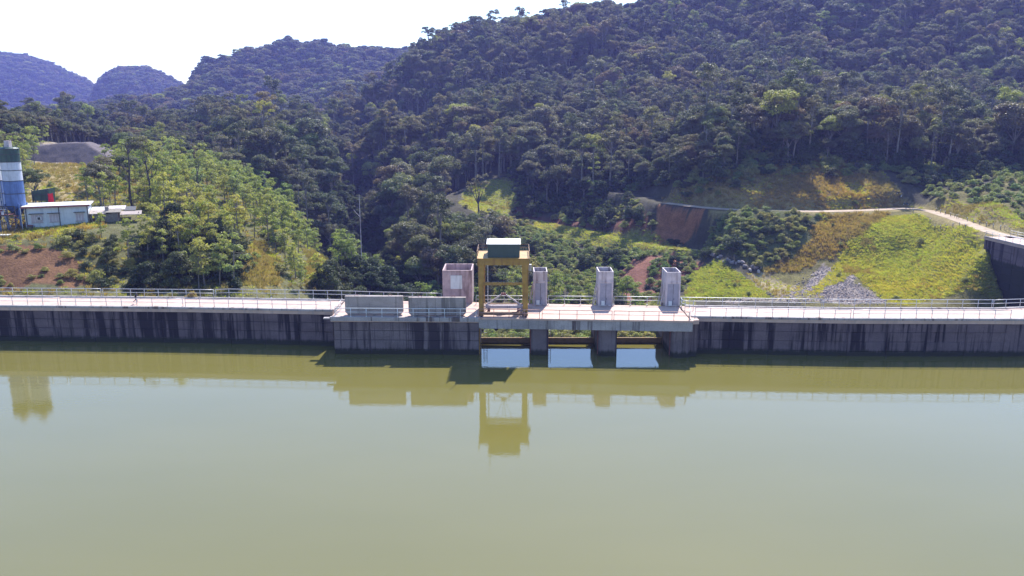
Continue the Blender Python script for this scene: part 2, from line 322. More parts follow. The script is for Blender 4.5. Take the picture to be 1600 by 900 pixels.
# ------------------------------------------------------------------ helpers
WLOC = {}
def tag(o, label=None, cat=None, group=None, kind=None):
    for k, v in (('label', label), ('category', cat), ('group', group), ('kind', kind)):
        if v: o[k] = v
    return o
def thing(name, loc, label, cat, group=None):
    o = bpy.data.objects.new(name, None); o.empty_display_size = .3; C.objects.link(o); o.location = [float(c) for c in loc]
    WLOC[o.name] = np.array(loc, float); return tag(o, label, cat, group, 'thing')
class MB:
    def __init__(s): s.v = []; s.f = []
    def add(s, v, f):
        k = len(s.v); s.v += [tuple(map(float, p)) for p in v]; s.f += [tuple(i + k for i in q) for q in f]; return s
    def box(s, c, d, rz=0.0, ch=0.0):
        """box centred at c, size d, turned by rz"""
        x, y, z = np.array(d) / 2; co, si = math.cos(rz), math.sin(rz)
        P = [(-x, -y, -z), (x, -y, -z), (x, y, -z), (-x, y, -z), (-x, -y, z), (x, -y, z), (x, y, z), (-x, y, z)]
        P = [(c[0] + a * co - b * si, c[1] + a * si + b * co, c[2] + e) for a, b, e in P]
        return s.add(P, [(0, 3, 2, 1), (4, 5, 6, 7), (0, 1, 5, 4), (1, 2, 6, 5), (2, 3, 7, 6), (3, 0, 4, 7)])
    def bar(s, a, b, w, h=None):
        a = np.array(a, float); b = np.array(b, float); h = h or w; d = b - a; d /= np.linalg.norm(d)
        up = np.array((0, 0, 1.0)) if abs(d[2]) < .95 else np.array((0, 1.0, 0))
        r = np.cross(d, up); r /= np.linalg.norm(r); u = np.cross(r, d)
        P = [p + r * i * w / 2 + u * j * h / 2 for p in (a, b) for i, j in ((-1, -1), (1, -1), (1, 1), (-1, 1))]
        return s.add(P, [(0, 1, 2, 3), (7, 6, 5, 4), (0, 4, 5, 1), (1, 5, 6, 2), (2, 6, 7, 3), (3, 7, 4, 0)])
    def tube(s, path, rad, n=7, cap=True):
        path = np.array(path, float); rad = np.broadcast_to(rad, (len(path),)); t = np.gradient(path, axis=0)
        V = []; F = []
        for i, p in enumerate(path):
            d = t[i] / (np.linalg.norm(t[i]) + 1e-9); a = np.array((1.0, 0, 0)) if abs(d[0]) < .8 else np.array((0, 1.0, 0))
            r = np.cross(d, a); r /= np.linalg.norm(r); u = np.cross(d, r)
            for k in range(n):
                an = 2 * math.pi * k / n; V.append(p + rad[i] * (r * math.cos(an) + u * math.sin(an)))
        for i in range(len(path) - 1):
            for k in range(n):
                k2 = (k + 1) % n; F.append((i * n + k, i * n + k2, (i + 1) * n + k2, (i + 1) * n + k))
        if cap: F += [tuple(range(n))[::-1], tuple((len(path) - 1) * n + k for k in range(n))]
        return s.add(V, F)
    def prism(s, poly, z0, z1):
        """vertical prism over an XY polygon (z0, z1 numbers)"""
        k = len(poly); V = [(p[0], p[1], z0) for p in poly] + [(p[0], p[1], z1) for p in poly]
        return s.add(V, [tuple(range(k))[::-1], tuple(range(k, 2 * k))] + [(i, (i + 1) % k, k + (i + 1) % k, k + i) for i in range(k)])
    def strip(s, A, B, z0, z1):
        """solid between two XY paths of equal length"""
        k = len(A); V = [(*p, z0) for p in A] + [(*p, z0) for p in B] + [(*p, z1) for p in A] + [(*p, z1) for p in B]; F = []
        for i in range(k - 1):
            F += [(i, k + i, k + i + 1, i + 1), (2 * k + i, 2 * k + i + 1, 3 * k + i + 1, 3 * k + i), (i, i + 1, 2 * k + i + 1, 2 * k + i), (k + i, 3 * k + i, 3 * k + i + 1, k + i + 1)]
        F += [(0, 2 * k, 3 * k, k), (k - 1, 2 * k - 1, 4 * k - 1, 3 * k - 1)]
        return s.add(V, F)
    def lathe(s, c, prof, n=24):
        V = [(c[0] + r * math.cos(2 * math.pi * k / n), c[1] + r * math.sin(2 * math.pi * k / n), z) for r, z in prof for k in range(n)]
        F = [(i * n + k, i * n + (k + 1) % n, (i + 1) * n + (k + 1) % n, (i + 1) * n + k) for i in range(len(prof) - 1) for k in range(n)]
        F += [tuple(range(n))[::-1], tuple((len(prof) - 1) * n + k for k in range(n))]
        return s.add(V, F)
    def mesh(s, name, m, off=(0, 0, 0), smooth=False):
        me = bpy.data.meshes.new(name); off = np.array(off)
        me.from_pydata([tuple(np.array(p) - off) for p in s.v], [], s.f); me.update()
        if m: me.materials.append(m)
        if smooth: me.polygons.foreach_set('use_smooth', [True] * len(me.polygons))
        return me
    def build(s, name, m, parent=None, bevel=0, smooth=False):
        off = WLOC[parent.name] if parent is not None else (0, 0, 0)
        o = bpy.data.objects.new(name, s.mesh(name, m, off, smooth)); C.objects.link(o)
        if parent is not None: o.parent = parent
        WLOC[o.name] = np.array(off, float)
        if bevel:
            bv = o.modifiers.new('bevel', 'BEVEL'); bv.width = bevel; bv.segments = 2; bv.limit_method = 'ANGLE'
        return o
def place(name, me, parent, loc, rz=0.0, scale=None, rot=None):
    """shared mesh data put at a world place under a parent"""
    o = bpy.data.objects.new(name, me); C.objects.link(o)
    off = WLOC[parent.name] if parent is not None else np.zeros(3)
    if parent is not None: o.parent = parent
    o.location = [float(c) for c in np.array(loc, float) - off]; o.rotation_euler = rot or (0, 0, rz)
    if scale is not None: o.scale = scale
    WLOC[o.name] = np.array(loc, float); return o
ORD = ('first second third fourth fifth sixth seventh eighth ninth tenth eleventh twelfth thirteenth fourteenth fifteenth sixteenth seventeenth eighteenth nineteenth twentieth '
       'twenty-first twenty-second twenty-third twenty-fourth twenty-fifth twenty-sixth twenty-seventh twenty-eighth twenty-ninth thirtieth thirty-first thirty-second thirty-third thirty-fourth thirty-fifth '
       'thirty-sixth thirty-seventh thirty-eighth thirty-ninth fortieth').split()

# ------------------------------------------------------------------ ground zones, traced to places on the terrain
def zone(*pp): return np.array([hit(a, b)[:2] for a, b in pp])
Zn = {
 'mound': zone((1262, 462), (1310, 402), (1385, 338), (1435, 334), (1540, 372), (1552, 400), (1564, 440), (1562, 474), (1395, 474), (1375, 462), (1330, 430)),
 'rubble': zone((1130, 469), (1215, 470), (1262, 436), (1290, 415), (1325, 432), (1350, 452), (1380, 466), (1390, 474), (1130, 474)),
 'brown': zone((1280, 337), (1395, 333), (1385, 342), (1310, 400), (1240, 425), (1180, 425), (1250, 392)),
 'terrace': zone((1268, 311), (1330, 303), (1400, 299), (1490, 308), (1545, 318), (1600, 345), (1600, 362), (1530, 350), (1440, 322), (1270, 328)),
 'redcut': zone((1030, 322), (1105, 328), (1085, 360), (1070, 384), (1030, 380)),
 'redbank': zone((805, 320), (1000, 330), (1030, 380), (930, 358), (805, 332)),
 'redslope': zone((985, 408), (1060, 398), (1100, 410), (1060, 450), (1010, 474), (940, 474), (965, 430)),
 'moss': zone((1068, 468), (1085, 425), (1110, 408), (1150, 425), (1190, 452), (1200, 468)),
 'tan': zone((1165, 428), (1200, 424), (1270, 455), (1290, 470), (1220, 470), (1190, 452)),
 'rshr': zone((1085, 390), (1130, 335), (1285, 336), (1240, 395), (1190, 425), (1100, 405)),
 'strip': zone((840, 345), (960, 362), (1040, 376), (1110, 392), (1080, 402), (1000, 398), (900, 378), (830, 356)),
 'knoll': zone((715, 318), (735, 290), (800, 282), (806, 318), (795, 335), (745, 335)),
 'leftred': zone((-200, 395), (60, 385), (125, 400), (132, 452), (-200, 456)),
 'leftgold': zone((372, 388), (405, 372), (432, 400), (440, 450), (372, 452)),
 'leftgold2': zone((475, 405), (520, 400), (535, 448), (480, 450)),
 'plateau': zone((-200, 380), (0, 378), (60, 370), (120, 364), (165, 356), (165, 342), (40, 325), (-200, 325)),
 'yard': zone((35, 318), (60, 255), (110, 255), (180, 262), (140, 290), (110, 318)),
 'pad': zone((55, 254), (60, 225), (185, 235), (190, 262)),
}
ub = np.array(ROAD_UP)[2:8, :2]; Zn['verge'] = np.concatenate([ub + (0, 2.0), [(a, b + np.interp(a, [50, 70, 80, 110], [9, 14, 28, 34])) for a, b in ub[::-1]]])
def zmask(x, y, names): 
    m = np.zeros(np.shape(x), bool)
    for k in names: m |= in_poly(x, y, Zn[k])
    return m
OPEN = [k for k in Zn if k not in ('redcut', 'redbank', 'redslope', 'rshr', 'verge')]

# terrain sheet
ny, nx = 520, 560
Yr = np.concatenate([np.linspace(118, 300, 260), np.geomspace(300.8, 3000, ny - 260)]); Ur = np.linspace(-.98, 1.02, nx)
YY, UU = np.meshgrid(Yr, Ur, indexing='ij'); XX = YY * UU; ZZ = terrain_z(XX, YY)
TX, TY, TZ = XX.ravel(), YY.ravel(), ZZ.ravel()
def wob(x, y, a): return x + fbm(x / 3.5, y / 3.5, 41) * a, y + fbm(x / 3.5, y / 3.5, 57) * a
wx, wy = wob(TX, TY, 5)
col = np.empty((len(TX), 3)); col[:] = (.060, .056, .040)
left = (TX / TY < -.205) & (TY < 300); col[left] = (.115, .112, .05); rt = (TX > 70) & (TY < 245); col[rt] = (.135, .12, .045); rt = (TX > -26) & (TX < 46) & (TY < 205); col[rt] = (.17, .165, .055)
PAL = [('strip', (.20, .185, .06)), ('brown', (.165, .115, .055)), ('redbank', (.13, .060, .042)), ('redcut', (.25, .115, .06)), ('redslope', (.19, .085, .062)), ('terrace', (.22, .175, .07)), ('moss', (.13, .14, .035)),
       ('tan', (.27, .225, .135)), ('rshr', (.10, .105, .045)), ('knoll', (.21, .20, .06)), ('verge', (.20, .15, .065)), ('mound', (.20, .195, .04)), ('rubble', (.24, .20, .185)), ('leftred', (.15, .078, .042)), ('leftgold', (.24, .185, .065)), ('leftgold2', (.22, .18, .065)),
       ('plateau', (.25, .20, .09)), ('yard', (.30, .235, .115)), ('pad', (.25, .21, .16))]
for k, c in PAL: col[in_poly(wx, wy, Zn[k])] = c
rd = (seg_dist(TX, TY, ROAD_UP) < 4.5) & (TX > 60); col[rd] = (.22, .18, .08)
iw = np.arange(ny * nx).reshape(ny, nx)
quads = np.stack([iw[:-1, :-1], iw[:-1, 1:], iw[1:, 1:], iw[1:, :-1]], -1).reshape(-1, 4)
me = bpy.data.meshes.new('terrain')
me.vertices.add(len(TX)); me.vertices.foreach_set('co', np.stack([TX, TY, TZ], 1).ravel())
me.loops.add(quads.size); me.loops.foreach_set('vertex_index', quads.ravel())
me.polygons.add(len(quads)); me.polygons.foreach_set('loop_start', np.arange(0, quads.size, 4)); me.update()
me.polygons.foreach_set('use_smooth', np.ones(len(quads), bool)); me.validate()
ca = me.color_attributes.new('soil', 'FLOAT_COLOR', 'POINT')
ca.data.foreach_set('color', np.concatenate([col, np.ones((len(col), 1))], 1).ravel())
m, nt, b = new_mat('soil and grass'); at = nt.nodes.new('ShaderNodeAttribute'); at.attribute_name = 'soil'
v = pos(nt, (1, 1, 1))
o = mixc(nt, at.outputs['Color'], ramp(nt, noise(nt, v, .35, 6), [(.3, (.6, .58, .55)), (.7, (1.3, 1.32, 1.25))]).outputs[0], .8, 'MULTIPLY')
o = mixc(nt, o, ramp(nt, noise(nt, v, 2.2, 6, .7), [(.3, (.5, .48, .46)), (.62, (1.2, 1.2, 1.2))]).outputs[0], .8, 'MULTIPLY')
nt.links.new(o, b.inputs['Base Color']); b.inputs['Roughness'].default_value = .95; b.inputs['Specular IOR Level'].default_value = .15
bump(nt, b, noise(nt, v, 1.6, 7, .7), .9, .35)
me.materials.append(m)
terrain = bpy.data.objects.new('terrain', me); C.objects.link(terrain); tag(terrain, kind='structure', label='hilly ground of soil and grass behind the dam')

# dirt roads draped over the ground
M['dirt'] = plain('pale dirt road', (.36, .285, .215), .95, var=.25, scale=.6, spec=.1)
M['dirt2'] = plain('grassy dirt road', (.30, .25, .11), .95, var=.3, scale=.8, spec=.1)
for path, w, zz, m, lab in ((ROAD_UP[2:], 2.0, 5.5, M['dirt'], 'pale dirt road along the top of the grass mound'), (ROAD_LOW, 1.3, -5.94, M['dirt2'], 'narrow grassy track crossing the slope behind the gate bridge')):
    q = np.array(catmull([p[:2] for p in path], 12)); ww = w * (1 + .25 * fbm(np.arange(len(q)) / 5, np.zeros(len(q)), 9)); t_ = np.gradient(q, axis=0); t_ /= np.linalg.norm(t_, axis=1)[:, None]; nn = np.stack([-t_[:, 1], t_[:, 0]], 1)
    A_, B_ = q + nn * ww[:, None], q - nn * ww[:, None]; k = len(q)
    o = MB().add([(*p, zz) for p in A_] + [(*p, zz) for p in B_], [(i, k + i, k + i + 1, i + 1) for i in range(k - 1)]).build('dirt_road', m); tag(o, lab, kind='structure')

# reservoir water
m, nt, b = new_mat('silty reservoir water')
lg = noise(nt, pos(nt, (.02, .05, 1)), 1, 3)
nt.links.new(ramp(nt, lg, [(.35, (.124, .112, .030)), (.65, (.134, .120, .034))]).outputs[0], b.inputs['Base Color'])
b.inputs['Roughness'].default_value = .03; b.inputs['IOR'].default_value = 1.55
bump(nt, b, noise(nt, pos(nt, (1.1, 1.6, 1)), 1.2, 3), .04, .10)
wp = [tuple(p) for p in offset(FL, .8)] + [(p[0], 118.3) for p in (FL[-1], FR[0])] + [tuple(p) for p in offset(FRA, .8)] + [(122, 190), (145, 182), (900, 200), (900, -500), (-900, -500), (-900, 150)]
bmw = bmesh.new(); vs = [bmw.verts.new((*p, 0)) for p in wp]; f = bmw.faces.new(vs); bmesh.ops.triangulate(bmw, faces=[f]); bmesh.ops.recalc_face_normals(bmw, faces=bmw.faces[:])
me = bpy.data.meshes.new('water'); bmw.to_mesh(me); bmw.free(); me.materials.append(m)
if me.polygons[0].normal.z < 0: me.flip_normals()
water = bpy.data.objects.new('water', me); C.objects.link(water); tag(water, kind='structure', label='calm yellow-green reservoir water in front of the dam')

# ------------------------------------------------------------------ the dam
def heading(a, b): return math.atan2(b[1] - a[1], b[0] - a[0])
panel_me = {}
def panel_mesh(w, h, m, key):
    if key not in panel_me:
        b = MB(); c = .05; x, z = w / 2, h / 2       # a lift panel with chamfered edges, front towards -Y
        b.add([(-x, 0, -z), (x, 0, -z), (x, 0, z), (-x, 0, z), (-x + c, -.09, -z + c), (x - c, -.09, -z + c), (x - c, -.09, z - c), (-x + c, -.09, z - c), (-x, .12, -z), (x, .12, -z), (x, .12, z), (-x, .12, z)],
              [(4, 5, 6, 7), (0, 1, 5, 4), (1, 2, 6, 5), (2, 3, 7, 6), (3, 0, 4, 7), (8, 9, 1, 0), (9, 10, 2, 1), (10, 11, 3, 2), (11, 8, 0, 3), (11, 10, 9, 8)])
        panel_me[key] = b.mesh('panel', m)
    return panel_me[key]
def resample(path, step):
    p = np.asarray(path, float); s = np.concatenate([[0], np.cumsum(np.linalg.norm(np.diff(p, axis=0), axis=1))])
    k = max(1, round(s[-1] / step)); q = np.linspace(0, s[-1], k + 1)
    return np.stack([np.interp(q, s, p[:, i]) for i in (0, 1)], 1)
ROWS = [(-.9, .75), (.75, 2.15), (2.15, 3.55), (3.55, 4.85)]
def panels(parent, path, m, key, step=5.4):
    p = resample(path, step); L = np.linalg.norm(p[1] - p[0])
    for a, b in zip(p[:-1], p[1:]):
        rz = heading(a, b); nrm = np.array((math.sin(rz), -math.cos(rz)))
        for j, (z0, z1) in enumerate(ROWS):
            c = (a + b) / 2 + nrm * (random.uniform(-.035, .045))
            place('panel', panel_mesh(L - .03, z1 - z0 - .03, m, key + str(j)), parent, (c[0], c[1], (z0 + z1) / 2), rz)
# left wing
FLv = np.array(FL)
dl = thing('dam_wall', (*FLv[25], 0), 'long stained concrete dam wing running left from the intake block', 'dam wall')
MB().strip(FLv, BL, -16, 4.86).build('wall_body', M['joint'], dl)
MB().strip(offset(FLv, -.22), offset(FLv, DW + .15), 4.86, ZD).build('road_deck', M['deck'], dl)
MB().strip(offset(FLv, -.30), offset(FLv, .28), ZD - .14, ZD + .16).build('kerb', M['deck_edge'], dl)
MB().strip(offset(FLv, DW - .22), offset(FLv, DW + .22), ZD - .1, ZD + .14).build('kerb', M['deck_edge'], dl)
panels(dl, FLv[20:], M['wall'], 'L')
# right wing with its curve back to the hill
FRv = np.array(FRA)
dr_ = thing('dam_wall', (*FRv[8], 0), 'stained concrete dam wing curving from the gate bridge to the grassy hill', 'dam wall')
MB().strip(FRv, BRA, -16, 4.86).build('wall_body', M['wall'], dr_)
MB().strip(offset(FRv, -.22), offset(FRv, DW + .15), 4.86, ZD).build('road_deck', M['deck'], dr_)
MB().strip(offset(FRv, -.30), offset(FRv, .28), ZD - .14, ZD + .16).build('kerb', M['deck_edge'], dr_)
MB().strip(offset(FRv, DW - .22), offset(FRv, DW + .22), ZD - .1, ZD + .14).build('kerb', M['deck_edge'], dr_)
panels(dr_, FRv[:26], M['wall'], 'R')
inner = BRA[44:][::-1]                                   # downstream face of the curve, seen beyond the mound
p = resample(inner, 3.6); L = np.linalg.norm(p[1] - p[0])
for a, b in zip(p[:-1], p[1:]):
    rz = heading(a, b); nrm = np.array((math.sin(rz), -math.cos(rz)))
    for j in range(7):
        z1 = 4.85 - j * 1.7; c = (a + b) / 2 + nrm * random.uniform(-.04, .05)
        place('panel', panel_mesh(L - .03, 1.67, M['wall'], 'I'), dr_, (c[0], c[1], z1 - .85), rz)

# middle: intake block, piers, gate bridge
mf = lambda px: PZ(px, fy_mid(px), ZD)
xa, xb = mf(521)[0], mf(748)[0]
yb_ = lambda x: float(np.interp(x, back_line_x, back_line_y))
blk = thing('intake_block', ((xa + xb) / 2, 116, 0), 'broad concrete intake block standing forward of the dam beside the gantry crane', 'dam block')
fa, fb = mf(521), mf(748)
MB().prism([(fa[0], fa[1]), (fb[0], fb[1]), (fb[0], yb_(fb[0])), (fa[0], yb_(fa[0]))], -16, 4.9).build('block_body', M['joint'], blk)
MB().prism([(fa[0] - .35, fa[1] - .3), (fb[0], fb[1] - .3), (fb[0], yb_(fb[0]) + .2), (fa[0] - .35, yb_(fa[0]) + .2)], 4.9, ZD).build('deck_slab', M['deck'], blk)
MB().prism([(fa[0] - .45, fa[1] - .42), (fb[0], fb[1] - .42), (fb[0], fb[1] + .1), (fa[0] - .45, fa[1] + .1)], 5.05, ZD + .14).build('kerb', M['deck_edge'], blk)
MB().box((fa[0] - .9, fa[1] + 1.0, 5.1), (1.5, .7, .16)).build('bracket', M['deck_edge'], blk)
panels(blk, [fa[:2], fb[:2]], M['wall_mid'], 'B', 5.0)
panels(blk, [np.array((fa[0], FLv[-1][1] + .1)), fa[:2]], M['wall_mid'], 'S', 3.4)
PIERS = [(830, 857), (937, 966), (1052, 1080)]; pier_x = []
ORDP = ('below the crane\'s right leg', 'in the middle of the gate bridge', 'at the right end of the gate bridge')
fasc_z0 = 4.05
for (pa, pb), wh in zip(PIERS, ORDP):
    A, B = mf(pa), mf(pb); y0 = A[1] + .25; xm = (A[0] + B[0]) / 2; w = B[0] - A[0]; pier_x.append((A[0], B[0]))
    t = thing('bridge_pier', (xm, y0 + 6, 0), 'tall stained concrete pier ' + wh, 'pier', 'piers of the gate bridge')
    MB().prism([(xm - w / 2 + .25, y0), (xm + w / 2 - .25, y0), (xm + w / 2, y0 + .3), (xm + w / 2, 122.8), (xm - w / 2, 122.8), (xm - w / 2, y0 + .3)], -16, fasc_z0 - .02).build('shaft', M['wall_mid'], t, .03)
    for s in (-1, 1):
        MB().box((xm + s * (w / 2 + .03), 117.3, 1.4), (.06, .34, 5.1)).build('guide_and_lit_strip', M['yellow_dk'], t)
        MB().box((xm + s * (w / 2 + .05), y0 + 1.3, 1.4), (.1, .25, 5.1)).build('stoplog_guide', M['rust'], t)
# yellow strip painting sunlight on the block's own side
MB().box((xb + .06, fb[1] + .45, 1.7), (.12, .45, 4.6)).build('guide_and_lit_strip', M['yellow'], blk)
# bridge
bx1 = mf(1080)[0]; br = thing('gate_bridge', ((xb + bx1) / 2, 116, 4), 'pale concrete road bridge carried over the three spillway openings', 'bridge')
fr = lambda x: float(np.interp(x, [mf(748)[0], mf(1080)[0]], [mf(748)[1], mf(1080)[1]]))
yR = yb_(FR[0][0])
MB().prism([(xb, fr(xb) + .35), (bx1, fr(bx1) + .35), (bx1, yR), (xb, yb_(xb))], 4.9, ZD).build('deck_slab', M['deck'], br)
MB().prism([(xb, fr(xb) - .3), (bx1 + .2, fr(bx1) - .3), (bx1 + .2, fr(bx1) + .3), (xb, fr(xb) + .3)], fasc_z0, ZD + .03).build('edge_beam', M['deck_edge'], br)
for yy in (113.6, 116.0, 118.2):
    MB().box(((xb + bx1) / 2, yy, 4.48), (bx1 - xb - .1, .5, .84)).build('girder', M['wall_mid'], br)
MB().prism([(xb, fr(xb) - .42), (bx1 + .25, fr(bx1) - .42), (bx1 + .25, fr(bx1) - .05), (xb, fr(xb) - .05)], ZD - .1, ZD + .15).build('kerb', M['deck'], br)
# closing wall between the end pier and the right wing
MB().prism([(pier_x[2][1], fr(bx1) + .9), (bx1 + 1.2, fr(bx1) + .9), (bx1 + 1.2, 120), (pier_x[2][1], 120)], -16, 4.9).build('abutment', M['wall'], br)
MB().prism([(bx1 + .2, fr(bx1) + .5), (bx1 + 1.3, fr(bx1) + .7), (bx1 + 1.3, yR), (bx1 + .2, yR)], 4.9, ZD - .01).build('deck_slab', M['deck'], br)
# three gates
gx = [(xb, pier_x[0][0]), (pier_x[0][1], pier_x[1][0]), (pier_x[1][1], pier_x[2][0])]
for (g0, g1), wh in zip(gx, ('under the crane', 'in the middle opening of the bridge', 'in the opening beside the end pier')):
    t = thing('spillway_gate', ((g0 + g1) / 2, 118, 0), 'rust-brown steel spillway gate ' + wh, 'gate', 'spillway gates')
    w = g1 - g0 - .14; xm = (g0 + g1) / 2
    MB().box((xm, 118.15, -3.0), (w, .18, 7.0)).build('skin_plate', M['yellow_dk'], t)
    MB().box((xm, 118.05, .62), (w, .5, .34)).build('top_beam', M['yellow_dk'], t)
    MB().box((xm, 117.8, .86), (w, .12, .08)).build('lip', M['yellow'], t)
    for k in range(6):
        xx = g0 + .5 + (g1 - g0 - 1) * k / 5
        MB().bar((xx, 118.5, .4), (xx, 118.5, -6), .18).build('rib', M['yellow_dk'], t)
    for s in (.35, .85): MB().bar((g0 + s, 121.6, -6), (g0 + s, 121.6, 4.4), .08).build('ladder_rail', M['rail'], t)
    for k in range(9): MB().bar((g0 + .35, 121.6, .6 + k * .42), (g0 + .85, 121.6, .6 + k * .42), .05).build('ladder_rung', M['rail'], t)

# gate hoist towers
def tower(px0, px1, ytop, ybase, depth, label, mw, door=True):
    A = PZ(px0, ybase, ZD); B = PZ(px1, ybase, ZD); y0 = A[1]; xm = (A[0] + B[0]) / 2; w = B[0] - A[0]
    d = ray((px0 + px1) / 2, ytop); zt = H_CAM + d[2] * (y0 / d[1]); y1 = y0 + depth; t = thing('hoist_tower' if door else 'hoist_house', (xm, y0 + depth / 2, ZD), label, 'tower', 'hoist towers' if door else None)
    th = .16 if door else .22
    MB().box((xm, y0 + th / 2, (ZD + zt) / 2), (w, th, zt - ZD)).build('front_wall', mw, t, .015)
    MB().box((xm, y1 - th / 2, (ZD + zt) / 2), (w, th, zt - ZD)).build('back_wall', mw, t, .015)
    for s in (-1, 1):
        MB().box((xm + s * (w / 2 - th / 2), (y0 + y1) / 2, (ZD + zt) / 2), (th, depth - 2 * th - .004, zt - ZD - .004)).build('side_wall', mw, t, .015)
    fl = zt - (.8 if door else 1.1)
    MB().box((xm, (y0 + y1) / 2, fl), (w - 2 * th - .01, depth - 2 * th - .01, .12)).build('roof_slab', M['tower_in'] if door else M['brick'], t)
    MB().box((xm, (y0 + y1) / 2, ZD - 2.4), (w - .1, depth - .1, 4.7)).build('plinth', M['wall_mid'], t)
    if door:
        zd = ZD + (zt - ZD) * .66
        for s in (-1, 1): MB().box((xm + s * (w / 2 - .11), y0 - .03, (ZD + zd) / 2 + .1), (.2, .06, zd - ZD)).build('door_jamb', M['tower'], t)
        MB().box((xm, y0 - .032, zd + .22), (w, .064, .2)).build('lintel', M['tower'], t)
        dp = MB().box((xm, y0 - .02, (ZD + .15 + zd) / 2), (w - .5, .04, zd - ZD - .2)).build('door', M['tower_door'], t)
        MB().box((xm, y0 - .05, (ZD + .15 + zd) / 2), (.05, .03, zd - ZD - .3)).build('door_seam', M['dark'], dp)
        MB().box((xm + .14, y0 - .06, ZD + 1.1), (.05, .06, .3)).build('handle', M['dark'], dp)
        MB().box((xm - w * .18, y0 - .09, ZD + .45), (.5, .14, .7)).build('control_box', M['white'], t)
        # raking strut on the outer side
        MB().bar((xm - w / 2 - .6, y0 + .9, ZD + .02), (xm - w / 2 - .05, y0 + .9, ZD + 2.9), .14).build('raking_strut', M['tower'], t)
        MB().bar((xm - w / 2 - .6, y1 - .9, ZD - .5), (xm - w / 2 - .05, y1 - .9, ZD + 2.9), .14).build('raking_strut', M['tower'], t)
    else:
        MB().box((xm - .15, y0 - .04, ZD + 3.35), (1.75, .08, 2.1)).build('notice_board', M['white'], t)
        for k in range(7): MB().box((xm - w / 2 + .35 + k * (w - .7) / 6, y0 - .012, zt - .06), (.5, .02, .1)).build('coping_block', mw, t)
    return t
tower(833.5, 855, 424.5, 477, 3.6, 'narrow pale hoist tower with open top just right of the crane', M['tower'])
tower(934.5, 957.5, 424.5, 478, 3.8, 'narrow pale hoist tower with open top above the middle bridge pier', M['tower'])
tower(1039.5, 1062, 425.5, 478.5, 3.9, 'narrow pale hoist tower with open top above the end pier', M['tower'])
tower(692, 738, 422.5, 474, 5.6, 'wide reddish stained hoist house with open top and white board left of the crane', M['brick'], False)

# two precast slabs stored on edge
for (p0, p1, yt, yb, lab) in ((539.5, 630, 463, 490, 'long grey concrete slab standing on edge on the intake block, farther from the crane'), (638.5, 728, 465, 491.5, 'long grey concrete slab standing on edge on the intake block, nearer the crane')):
    A = PZ(p0, yb, ZD + .25); B = PZ(p1, yb, ZD + .25); d = ray((p0 + p1) / 2, yt); zt = H_CAM + d[2] * (A[1] / d[1]); xm = (A[0] + B[0]) / 2; w = B[0] - A[0]
    t = thing('precast_slab', (xm, A[1] + .3, ZD), lab, 'concrete slab', 'precast slabs on edge'); z0 = ZD + .12; ch = .35
    prof = [(-w / 2 + ch, z0), (w / 2 - ch, z0), (w / 2, z0 + ch), (w / 2, zt), (-w / 2, zt), (-w / 2, z0 + ch)]
    V = [(xm + a, A[1], z) for a, z in prof] + [(xm + a, A[1] + .62, z) for a, z in prof]
    MB().add(V, [tuple(range(6)), tuple(range(11, 5, -1))] + [(i, i + 6, (i + 1) % 6 + 6, (i + 1) % 6) for i in range(6)]).build('slab_panel', M['slab'], t, .03)
    for s in (-.36, 0, .36): MB().box((xm + s * w, A[1] + .3, ZD + .07), (.35, .9, .11)).build('timber_bearer', M['wood'], t)
    for s in (-.3, .28): MB().tube([(xm + s * w - .25, A[1] + .3, zt - .02), (xm + s * w - .2, A[1] + .3, zt + .2), (xm + s * w + .2, A[1] + .3, zt + .2), (xm + s * w + .25, A[1] + .3, zt - .02)], .035, 5).build('lifting_eye', M['rust'], t)

# railings
def railing(P, label, m, group, h=1.25, sp=2.35, rails=(1.0, .55), r=.045, z=ZD + .12, name='railing', foot=True):
    """P: XY path; one thing: posts, rails"""
    P = np.asarray(P, float)[:, :2]; q = resample(P, sp); mid = q[len(q) // 2]; zz = z if callable(z) else (lambda x, y: z)
    t = thing(name, (mid[0], mid[1], zz(*mid)), label, 'railing', group)
    key = (m.name, h, r)
    if key not in panel_me: panel_me[key] = MB().tube([(0, 0, -.06), (0, 0, h)], r, 6).mesh('post', m, smooth=True); panel_me[key + (1,)] = MB().box((0, 0, .012), (.2, .2, .05)).mesh('base_plate', m)
    for a in q:
        po = place('post', panel_me[key], t, (a[0], a[1], zz(*a)))
        if foot: place('base_plate', panel_me[key + (1,)], po, (a[0], a[1], zz(*a)))
    for f, nm in zip(rails, ('top_rail', 'middle_rail', 'lower_rail')):
        MB().tube([(a[0], a[1], zz(*a) + h * f) for a in q], r * (1.1 if f == 1.0 else .85), 6).build(nm, m, t, smooth=True)
    return t
Lf = lambda p: PZ(p, fy_left(p), ZD)[:2] + (0, .05)
Rf = lambda p: PZ(p, fy_right(p), ZD)[:2] + (0, .05)
seq = lambda f, a, b, k=10: [f(p) for p in np.linspace(a, b, k)]
def back(f, a, b, k=10, d=DW): return offset(seq(f, a, b, k), d)
G = 'steel railings along the dam crest'
railing(seq(Lf, -330, 91), 'grey railing on the water edge of the left wing, below the silos', M['rail'], G)
railing(seq(Lf, 95, 286), 'grey railing on the water edge of the left wing, in front of the running person', M['rail'], G)
railing(seq(Lf, 290, 517), 'grey railing on the water edge of the left wing, ending at the intake block', M['rail'], G)
railing(back(Lf, -330, 123), 'grey railing on the land edge of the left wing, below the red cut bank', M['rail'], G)
railing(back(Lf, 126, 306), 'grey railing on the land edge of the left wing, behind the running person', M['rail'], G)
railing(np.concatenate([back(Lf, 309, 316, 2), back(Lf, 318, 520, 8, DW + .5), [(xa + 4, yb_(xa + 4) + .2), (PZ(689, 474, ZD)[0], yb_(-8) + .1)]]), 'grey railing on the land edge between the small white bush and the hoist house', M['rail'], G, h=1.3)
